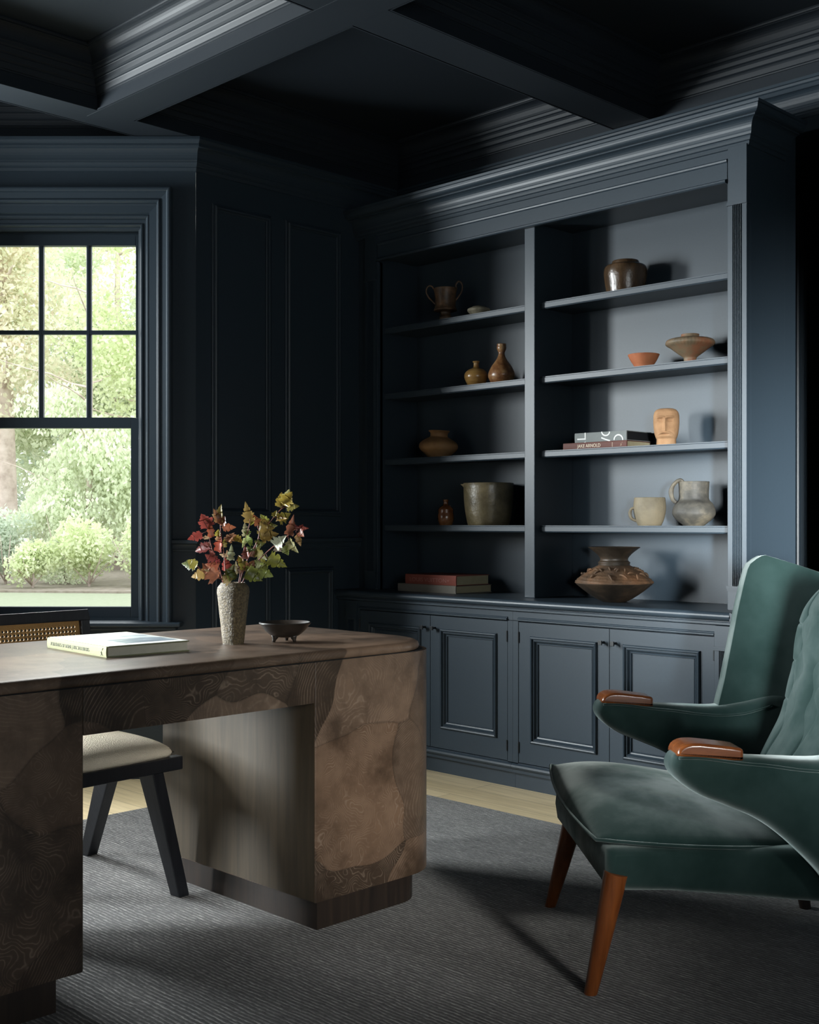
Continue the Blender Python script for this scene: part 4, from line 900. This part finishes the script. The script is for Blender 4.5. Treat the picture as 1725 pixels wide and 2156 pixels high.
# ------------------------------------------------------------------ desk chair (behind the desk)
# local axes: x along the front rail towards its far end, y towards the back of the chair
O_ = (-0.839, 3.381)
ch = empty('desk_chair', w(*O_), math.radians(45+49), 'black wooden desk chair with cane back and cream seat, tucked behind the desk', 'chair')
def bar(p, q, wx, wy, wx2=None, wy2=None):
    p, q = Vector(p), Vector(q); wx2 = wx2 or wx; wy2 = wy2 or wy
    def rc(c, a, b): return [(c.x-a/2, c.y-b/2, c.z), (c.x+a/2, c.y-b/2, c.z), (c.x+a/2, c.y+b/2, c.z), (c.x-a/2, c.y+b/2, c.z)]
    return MB().hexa(rc(p, wx, wy), rc(q, wx2, wy2))
mb = MB(); mb.box(-.25, .25, 0, .034, .385, .425); mb.box(-.25, .25, .40, .434, .375, .412); mb.box(-.232, -.20, .034, .40, .382, .42); mb.box(.20, .232, .034, .40, .382, .42)
mb.build('seat_frame', BLACKW, ch, bevel=.003)
for sx in (-1, 1):
    x = sx*.225
    bar((sx*.262, .030, .0), (sx*.165, .045, .385), .040, .042, .040, .075).build('leg', BLACKW, ch, bevel=.003)
    bar((sx*.340, .620, .0), (sx*.185, .270, .385), .040, .046, .040, .075).build('leg', BLACKW, ch, bevel=.003)
    bar((sx*.215, .400, .36), (sx*.215, .462, .60), .030, .040, .028, .032).build('back_post', BLACKW, ch, bevel=.003)
TB = Matrix.Translation((0, .462, .592)) @ Matrix.Rotation(math.radians(-9), 4, 'X')
def bkmesh(mb): 
    mb.v = [tuple(TB @ Vector(v)) for v in mb.v]; return mb
mb = MB(); mb.box(-.25, .25, -.014, .014, .215, .248); mb.box(-.25, .25, -.014, .014, -.02, .012); mb.box(-.25, -.218, -.014, .014, .012, .215); mb.box(.218, .25, -.014, .014, .012, .215)
bf = bkmesh(mb).build('back_frame', BLACKW, ch, bevel=.003)
mb = MB(); pitch = .0132; nx = int(.436/pitch); nz = int(.203/pitch); ox, oz = -.218, .012; sxp, szp = .436/nx, .203/nz
for i in range(nx):
    for k in range(nz):
        cx, cz = ox+(i+.5)*sxp, oz+(k+.5)*szp; hx, hz = sxp/2, szp/2; rr = .0045
        if k in (0, nz-1) or i in (0, nx-1): rr = .0008
        oc = [(hx, 0), (hx, hz), (0, hz), (-hx, hz), (-hx, 0), (-hx, -hz), (0, -hz), (hx, -hz)]
        ic = [(rr*math.cos(PI/4*j), rr*math.sin(PI/4*j)) for j in range(8)]
        n0 = len(mb.v); mb.v += [(cx+a, 0, cz+b) for a, b in oc]+[(cx+a, 0, cz+b) for a, b in ic]
        mb.f += [(n0+j, n0+(j+1) % 8, n0+8+(j+1) % 8, n0+8+j) for j in range(8)]
cane = bkmesh(mb).build('cane_panel', CANE, ch, fix=True)
so = cane.modifiers.new('solid', 'SOLIDIFY'); so.thickness = .003; so.offset = 0
def cushion(x0, x1, y0, y1, zb, h, crown, nu=40, nv=30, px=2.6, seam=.45):
    cx, cy, hx, hy = (x0+x1)/2, (y0+y1)/2, (x1-x0)/2, (y1-y0)/2; mb = MB()
    def top(u, v, sgn):
        a, b = 2*u-1, 2*v-1; x = cx+hx*a*(1-.04*b*b); y = cy+hy*b*(1-.04*a*a)
        e = max(0, (1-abs(a)**px))**.5*max(0, (1-abs(b)**px))**.5
        return (x, y, zb+(h*seam+ (h*(1-seam)+crown*(1-a*a)*(1-b*b))*e if sgn > 0 else h*seam*(1-min(1, e*2.5))))
    mb.grid(lambda u, v: top(u, v, 1), nu, nv); mb.grid(lambda u, v: top(u, v, -1), nu, nv); return mb
cushion(-.232, .232, -.004, .42, .424, .052, .026, px=7.0, seam=.30).build('seat_cushion', BOUCLE, ch, smooth=True)

# ------------------------------------------------------------------ green wing armchair, camera-aligned profile; local x = back, local y = far side
AO = (0.95, 3.20)
ac = empty('armchair', w(*AO), math.radians(45+3.0), 'dark green velvet wing armchair with button-tufted back and polished wooden arm ends', 'armchair')
ox = AO[0]
def rounded_slab(outline, yc, th, rnd_=.018, n=4, nm='x', inset=True):
    """closed (x,z) outline given thickness th around yc with rounded rims"""
    P_ = [Vector(p) for p in outline]; m = len(P_); mb = MB(); rings = []
    area_ = sum(P_[i].x*P_[(i+1) % m].y-P_[(i+1) % m].x*P_[i].y for i in range(m))
    sg = 1 if area_ > 0 else -1
    nr = []
    for i in range(m):
        d = (P_[(i+1) % m]-P_[i-1]).normalized(); nr.append(Vector((d.y, -d.x))*sg)
    prof = [(rnd_*(1-math.sin(PI/2*k/n)), -th/2+rnd_*(1-math.cos(PI/2*k/n))) for k in range(n+1)]
    prof = prof + [(a, -b) for a, b in reversed(prof)]
    for (ins, y) in prof:
        n0 = len(mb.v); mb.v += [(P_[i].x-nr[i].x*ins-ox, yc+y, P_[i].y-nr[i].y*ins) for i in range(m)]; rings.append(n0)
    for a, b in zip(rings, rings[1:]): mb.f += [(a+i, a+(i+1) % m, b+(i+1) % m, b+i) for i in range(m)]
    mb.f.append(tuple(range(rings[0], rings[0]+m))); mb.f.append(tuple(range(rings[-1], rings[-1]+m))[::-1]); return mb
def sm2(pts, n=5, closed=True):
    P_ = [Vector((p[0], p[1], 0)) for p in pts]; m = len(P_); out = []
    for i in range(m):
        p0, p1, p2, p3 = P_[i-1], P_[i], P_[(i+1) % m], P_[(i+2) % m]
        for k in range(n):
            t = k/n; q = 0.5*((2*p1)+(p2-p0)*t+(2*p0-5*p1+4*p2-p3)*t*t+(3*p1-p0-3*p2+p3)*t**3); out.append((q.x, q.y))
    return out
AY = .405
arm_out = sm2([(.575, .572), (.590, .590), (.625, .592), (.735, .580), (.83, .575), (.93, .572), (1.02, .585), (1.12, .61), (1.19, .60), (1.21, .50), (1.20, .35), (1.18, .225), (1.08, .215), (.985, .235), (.935, .300), (.885, .352), (.830, .400), (.770, .440), (.700, .470), (.640, .495), (.596, .525), (.576, .550)])
for sy in (-1, 1):
    o = rounded_slab(arm_out, sy*AY, .085, .024, 5).build('arm', VELVET, ac, smooth=True)
    cap = [(.588, .586), (.589, .594), (.593, .602), (.600, .608), (.610, .6125), (.622, .6145), (.640, .6145), (.665, .612), (.69, .609), (.715, .606), (.735, .603), (.740, .600), (.742, .595), (.742, .577), (.740, .574), (.72, .5745), (.69, .577), (.66, .580), (.63, .582), (.605, .583)]
    rounded_slab(cap, sy*AY, .090, .0085, 6).build('arm_cap', PAW, o, smooth=True)
    pip = [(x-ox, sy*AY-.0415*1.0, z-.006) for x, z in [(.592, .588), (.65, .586), (.74, .574), (.80, .568), (.88, .557), (.95, .553), (1.02, .558), (1.10, .580)]]
    MB().tube(smooth_path(pip, 5), .0035, 8).build('piping', VELVET, o, smooth=True)
# seat frame
fo = [(.450, .345), (.470, .350), (.60, .347), (.75, .345), (.88, .343), (1.10, .335), (1.20, .33), (1.21, .20), (1.10, .195), (.964, .212), (.75, .232), (.60, .245), (.475, .250), (.452, .262), (.446, .30)]
mb = rounded_slab(fo, 0, .70, .022, 5); o = mb.build('seat_frame', VELVET, ac, smooth=True)
for v in o.data.vertices:                       # front rail bows down and forward a little towards its middle
    f = max(0, 1-(v.co.x+ox-.44)/.12)*max(0, 1-(v.co.y/.36)**2)
    v.co.x -= .018*f
    if v.co.z < .30: v.co.z -= .030*f
# seat cushion: domed, with piping round its edge
def seatfn(sgn):
    def f(u, v):
        a, b = 2*u-1, 2*v-1
        X = .675+.275*a*(1-.10*b*b); Yy = .345*b*(1-.10*a*a)*(1.0-.025*a)
        zs = .362-.026*a+.012*(1-a)*b
        e = (max(0, 1-abs(a)**2.6)**.5)*(max(0, 1-abs(b)**3.0)**.5)
        z = zs+(.050+.044*(1-b*b)*(.62-.38*a))*e if sgn > 0 else zs-.048*e
        return (X-ox, Yy, z)
    return f
mb = MB(); mb.grid(seatfn(1), 56, 70); mb.grid(seatfn(-1), 56, 70); sc = mb.build('seat_cushion', VELVET, ac, smooth=True)
g = seatfn(1); rim = [g(0, v/20) for v in range(21)]+[g(u/20, 1) for u in range(1, 21)]
mb = MB().tube([g(1, 0)]+[g(1-u/20, 0) for u in range(1, 20)]+rim, .0045, 8); mb.build('piping', VELVET, sc, smooth=True)
# back shell with wings
def xf(z):           # wing front edge
    ks = [(.50, .930), (.575, .945), (.641, .962), (.70, .974), (.768, .988), (.85, 1.004), (.937, 1.024), (.98, 1.036), (1.03, 1.062)]
    if z <= ks[0][0]: return ks[0][1]
    for a, b in zip(ks, ks[1:]):
        if z <= b[0]: return a[1]+(b[1]-a[1])*(z-a[0])/(b[0]-a[0])
    return ks[-1][1]
def shell(u, v):
    t = 2*u-1; a = abs(t); sg = 1 if t >= 0 else -1
    ztop = .955+.075*max(0, (a-.45)/.55)**1.0
    if a > .93: ztop -= .035*((a-.93)/.07)**2
    z = .22+(ztop-.22)*v
    xb = 1.205+.14*(z-.40)                       # back plane
    if a > .45:                                  # wing part
        k = (a-.45)/.55; X = xb+(xf(z)-xb)*(k**1.25) if z > .40 else xb+(.97-xb)*(k**1.25); Yy = .365+.045*math.sin(k*PI/2)+.012*max(0, (z-.6))*k
    else:
        k = a/.45; X = xb+.012-.012*k**3; Yy = .365*k
    return (X-ox, sg*Yy, z)
o = MB().grid(shell, 90, 50).build('back_shell', VELVET, ac, smooth=True)
so = o.modifiers.new('solid', 'SOLIDIFY'); so.thickness = .052; so.offset = 0
bv = o.modifiers.new('bevel', 'BEVEL'); bv.width = .024; bv.segments = 5; bv.limit_method = 'ANGLE'; bv.angle_limit = math.radians(60)
# tufted inner back
BT = [(-.165, .607), (0.0, .607), (.165, .607), (-.165, .715), (0.0, .715), (.165, .715), (-.165, .822), (0.0, .822), (.165, .822)]
def xpad(z): 
    ks = [(.40, .955), (.458, .995), (.560, 1.050), (.710, 1.088), (.806, 1.100), (.874, 1.120), (.942, 1.158), (.995, 1.225)]
    if z <= ks[0][0]: return ks[0][1]
    for a, b in zip(ks, ks[1:]):
        if z <= b[0]: return a[1]+(b[1]-a[1])*(z-a[0])/(b[0]-a[0])
    return ks[-1][1]
xpt = [xpad(.40+.6*i/60) for i in range(61)]
for _ in range(4): xpt = [xpt[0]]+[(xpt[i-1]+2*xpt[i]+xpt[i+1])/4 for i in range(1, 60)]+[xpt[-1]]
def xps(z): i = min(59.999, max(0, (z-.40)/.6*60)); k = int(i); return xpt[k]*(1-(i-k))+xpt[k+1]*(i-k)
def hw(z):          # half width of the pad, narrowing in an arch at the top
    if z < .82: return .262+.02*(z-.42)
    k = min(1, (z-.82)/.185); return .270*math.sqrt(max(.0, 1-k*k*.96))
def padf(sgn):
    def f(u, v):
        z = .42+.580*v; t = 2*u-1; h_ = hw(z); y = h_*t
        e = max(0, 1-abs(t)**3.4)**.5; ev = max(0, 1-abs(2*v-1)**14)**.5
        X = xps(z)-.0+.055*(1-e*ev)
        if sgn > 0:
            for (by, bz) in BT: X += .024*math.exp(-(((y-by)/.020)**2+((z-bz)/.018)**2))+.018*math.exp(-(((y-by)/.055)**2+((z-bz)/.042)**2))
            for cy in (-.165, 0, .165):
                wv = .012*math.sin((z-.607)/.107*PI)*(1 if cy >= 0 else -1)
                X += .010*math.exp(-((y-cy-wv)/.004)**2)*e+.006*math.exp(-((y-cy-wv)/.018)**2)*e
            for bz in (.607, .715, .822):
                if abs(y) > .165: X += .009*math.exp(-((z-bz-.10*(abs(y)-.165))/.004)**2)*e
        else: X += .012
        return (X-ox, y, z)
    return f
mb = MB(); mb.grid(padf(1), 150, 150); mb.grid(padf(-1), 150, 8); pad = mb.build('back_cushion', VELVET, ac, smooth=True)
for (by, bz) in BT:
    MB().lathe([(0, 0), (.010, .001), (.0125, .005), (.010, .0095), (0, .012)], 16).build('button', VELVET, pad, smooth=True)
    o = [q for q in pad.children][-1]; o.location = (xps(bz)+.036-ox, by, bz); o.rotation_euler = (0, -PI/2-.15, 0)
# legs
def leg(p, q, r0, r1):
    return MB().tube([p, (Vector(p)+Vector(q))/2, q], [r0, (r0+r1)/2*1.02, r1], 24)
tl = [((.413-ox, -.325, 0), (.472-ox, -.335, .29)), ((.428-ox, .325, 0), (.482-ox, .262, .26)), ((1.165-ox, -.27, 0), (1.12-ox, -.25, .24)), ((1.165-ox, .27, 0), (1.12-ox, .25, .24))]
for k, (p, q) in enumerate(tl):
    mb = MB().tube([Vector(p), Vector(p)+(Vector(q)-Vector(p))*.5, Vector(q)], [.0165, .023, .029], 24)
    for i, v in enumerate(mb.v):
        if v[2] < .02: mb.v[i] = (v[0], v[1], 0.0)
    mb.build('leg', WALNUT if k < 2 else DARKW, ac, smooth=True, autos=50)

# ------------------------------------------------------------------ outside: lawn, planting bed, shrubs and trees (camera-aligned axes)
GZ = -0.60
def leafmat(name, c0, c1, c2):
    m, nt, p = mat(name); oi = nt.nodes.new('ShaderNodeTexCoord')
    n_ = N(nt, 'ShaderNodeTexNoise', Scale=1.8, Detail=8.0, Roughness=.75); L(nt, oi.outputs['Object'], n_.inputs['Vector'])
    c = ramp(nt, n_.outputs[0], [(.36, c0), (.5, c1), (.64, c2)])
    d = nt.nodes.new('ShaderNodeBsdfDiffuse'); t = nt.nodes.new('ShaderNodeBsdfTranslucent'); L(nt, c, d.inputs[0]); L(nt, c, t.inputs[0])
    mx = nt.nodes.new('ShaderNodeMixShader'); mx.inputs[0].default_value = .45; L(nt, d.outputs[0], mx.inputs[1]); L(nt, t.outputs[0], mx.inputs[2]); L(nt, mx.outputs[0], nt.nodes['Material Output'].inputs[0])
    return m
LF1 = leafmat('pale_green_leaves', (.60, .66, .46), (.80, .85, .66), (.90, .91, .80))
LF2 = leafmat('yellow_green_leaves', (.60, .68, .38), (.80, .85, .60), (.88, .90, .74))
LF3 = leafmat('grey_green_leaves', (.52, .60, .50), (.72, .78, .66), (.84, .87, .78))
LF4 = leafmat('turning_leaves', (.68, .72, .50), (.86, .84, .68), (.92, .80, .70))
BARK = clay('pale_bark', [(.38, .30, .25), (.60, .50, .44), (.72, .62, .56)], 3, .9, .4, 6)
def leaves(mb, c, r, n, size, rnd, hang=0.0):
    for _ in range(n):
        while True:
            q = Vector((rnd.uniform(-1, 1), rnd.uniform(-1, 1), rnd.uniform(-1, 1)))
            if q.length <= 1: break
        p = Vector((c[0]+q.x*r[0], c[1]+q.y*r[1], c[2]+q.z*r[2])); s = size*rnd.uniform(.6, 1.4)
        a = Vector((rnd.uniform(-1, 1), rnd.uniform(-1, 1), rnd.uniform(-1, 1)-hang)).normalized(); b = a.cross(Vector((rnd.uniform(-1, 1), rnd.uniform(-1, 1), rnd.uniform(-1, 1)))).normalized()
        n0 = len(mb.v); mb.v += [tuple(p), tuple(p+a*s*.5+b*s*.28), tuple(p+a*s), tuple(p+a*s*.5-b*s*.28)]; mb.f.append((n0, n0+1, n0+2, n0+3))
def ext(name, X, Yd, label, cat): return empty(name, w(X, Yd, GZ+.052), QZ, label, cat)
o = MB().box(-45, 30, 6.2, 60, GZ-.3, GZ).build('lawn', None, rz=QZ)
LW, nt, p = mat('mown_grass'); n_ = N(nt, 'ShaderNodeTexNoise', Scale=14.0, Detail=6.0); L(nt, coord(nt), n_.inputs['Vector'])
L(nt, ramp(nt, n_.outputs[0], [(.3, (.26, .29, .19)), (.7, (.31, .33, .235))]), p.inputs['Base Color']); p.inputs['Roughness'].default_value = 1
o.data.materials.append(LW); tag(o, 'pale sunlit lawn outside the window', 'lawn', kind='structure')
o = MB().prism([(-30, 29.7), (-12.5, 28.9), (-10, 29.4), (-7, 29.0), (-4, 29.6), (6, 29.4), (6, 55), (-30, 55)], GZ+.0005, GZ+.05).build('planting_bed', clay('mulch', [(.16, .13, .10), (.26, .22, .18), (.32, .28, .24)], 5, 1, .4, 8), rz=QZ)
tag(o, 'mulched planting bed at the far edge of the lawn', 'planting bed')
rnd = random.Random(3)
def tree(X, Yd, hgt, tr_, crown_, m_, label, n, size, lean=0, hang=.3, br=7, Yn=None):
    kk = (Yn or Yd)/Yd; r = ext('tree', X*kk, Yd*kk, label, 'tree'); r.scale = (kk, kk, kk); mb = MB(); pts = [(lean*t*t, 0, hgt*t) for t in (0, .2, .4, .6, .8, 1)]
    mb.tube(pts, [tr_*1.25, tr_, tr_*.9, tr_*.8, tr_*.6, tr_*.4], 14); tips = []
    for k in range(br):
        z0 = hgt*rnd.uniform(.25, .95); a = rnd.uniform(0, 2*PI); L_ = rnd.uniform(1.5, 3.2)
        q = [(lean*(z0/hgt)**2, 0, z0)]
        for j in range(1, 6): q.append((q[-1][0]+math.cos(a)*L_/5+rnd.uniform(-.1, .1), q[-1][1]+math.sin(a)*L_/5, q[-1][2]+L_/5*rnd.uniform(.1, .5)))
        mb.tube(q, [tr_*.35, tr_*.28, tr_*.2, tr_*.15, tr_*.1, tr_*.05], 7)
    mb.build('trunk', BARK, r, smooth=True)
    mb = MB()
    for (cx, cy, cz, rx, ry, rz_, k) in crown_: leaves(mb, (cx, cy, cz), (rx, ry, rz_), int(n*k), size, rnd, hang)
    mb.build('foliage', m_, r, fix=False)
def cl_(n, xs_, ys_, zs_, r0, r1):
    return [(rnd.uniform(*xs_), rnd.uniform(*ys_), rnd.uniform(*zs_), rnd.uniform(r0, r1), rnd.uniform(r0, r1), rnd.uniform(r0, r1)*.75, 1) for _ in range(n)]
tree(-11.6, 34.5, 12, .30, cl_(26, (-4.0, 1.7), (-1.0, 1.5), (5.2, 10.5), .9, 1.6), LF4, 'large tree with a broad pale trunk and turning leaves at the left', 800, .17, lean=-.5, Yn=38.5)
tree(-8.9, 36.5, 11, .14, cl_(48, (-3.2, 2.4), (-1.0, 1.5), (0.8, 10.2), .9, 1.6), LF1, 'pale green leafy tree behind the others in the middle of the window', 850, .17, Yn=42.5)
tree(-7.4, 33.0, 10, .12, cl_(24, (-1.5, 3.0), (-1.0, 1.2), (4.4, 10.0), .8, 1.4), LF2, 'yellow-green leafy tree at the right side of the window', 700, .15, Yn=36.0)
tree(-8.6, 32.2, 8.5, .10, cl_(22, (-1.6, 2.6), (-.8, .8), (1.5, 5.4), .6, 1.1), LF1, 'tree with drooping pale leaves in the lower window pane', 700, .14, hang=1.3, Yn=33.6)
tree(-15.6, 39, 13, .2, cl_(30, (-4, 4.5), (-1, 2), (1.5, 11.5), 1.2, 2.0), LF3, 'grey-green tree furthest back behind the garden', 900, .22, Yn=47)
tree(-6.4, 40, 13, .2, cl_(30, (-4.2, 4.5), (-1, 2), (1.5, 11.5), 1.2, 2.0), LF3, 'grey-green tree at the back beyond the right of the window', 800, .22, Yn=47)
def shrub(X, Yd, h_, wd, m_, label, n, size, cone=False, hang=-.4, nm='shrub'):
    r = ext(nm, X, Yd, label, nm); mb = MB(); mb.tube([(0, 0, 0), (0.02, 0, h_*.4), (0, 0, h_*.85)], [.04, .03, .01], 8)
    for k in range(6):
        a = rnd.uniform(0, 6.28); mb.tube([(0, 0, .05), (math.cos(a)*wd*.3, math.sin(a)*wd*.3, h_*.35), (math.cos(a)*wd*.45, math.sin(a)*wd*.45, h_*.6)], [.02, .015, .006], 6)
    mb.build('stems', BARK, r, smooth=True); mb = MB()
    if cone:
        for k in range(9): z = h_*(k+.6)/9.3; rr = wd/2*(1-(k/9.0)**1.15)+.06; leaves(mb, (0, 0, z), (rr, rr, h_/12), int(n/9*(rr*2/wd+.25)), size, rnd, hang)
    else:
        for k in range(9): a = rnd.uniform(0, 6.28); q = rnd.uniform(0, .36)*wd; leaves(mb, (math.cos(a)*q, math.sin(a)*q, h_*rnd.uniform(.35, .68)), (wd*.25, wd*.25, h_*.34), n//9, size, rnd, hang)
    mb.build('foliage', m_, r, fix=False)
shrub(-9.35, 32.6, 3.1, 1.5, LF1, 'pale feathery conical evergreen in the middle of the bed', 5200, .10, True)
shrub(-8.35, 31.2, 1.85, 1.8, LF2, 'bright yellow-green ferny shrub right of the conical evergreen', 3800, .12)
shrub(-6.85, 31.0, 2.0, 1.9, LF2, 'bright yellow-green ferny shrub nearest the right of the window', 3800, .12)
shrub(-9.6, 30.5, 1.3, 1.3, LF2, 'low yellow-green shrub in front of the conical evergreen', 2600, .11)
shrub(-10.9, 32.3, 2.2, 1.5, LF3, 'greyish twiggy shrub at the left of the bed', 3200, .11)
shrub(-11.5, 30.6, 1.7, 1.5, LF1, 'loose pale shrub at the far left of the bed', 3200, .12)
shrub(-13.2, 31.8, 2.4, 1.9, LF3, 'tall grey-green shrub beyond the left of the window', 3200, .12)
shrub(-5.1, 31.4, 2.3, 1.9, LF1, 'tall pale shrub beyond the right of the window', 3200, .12)
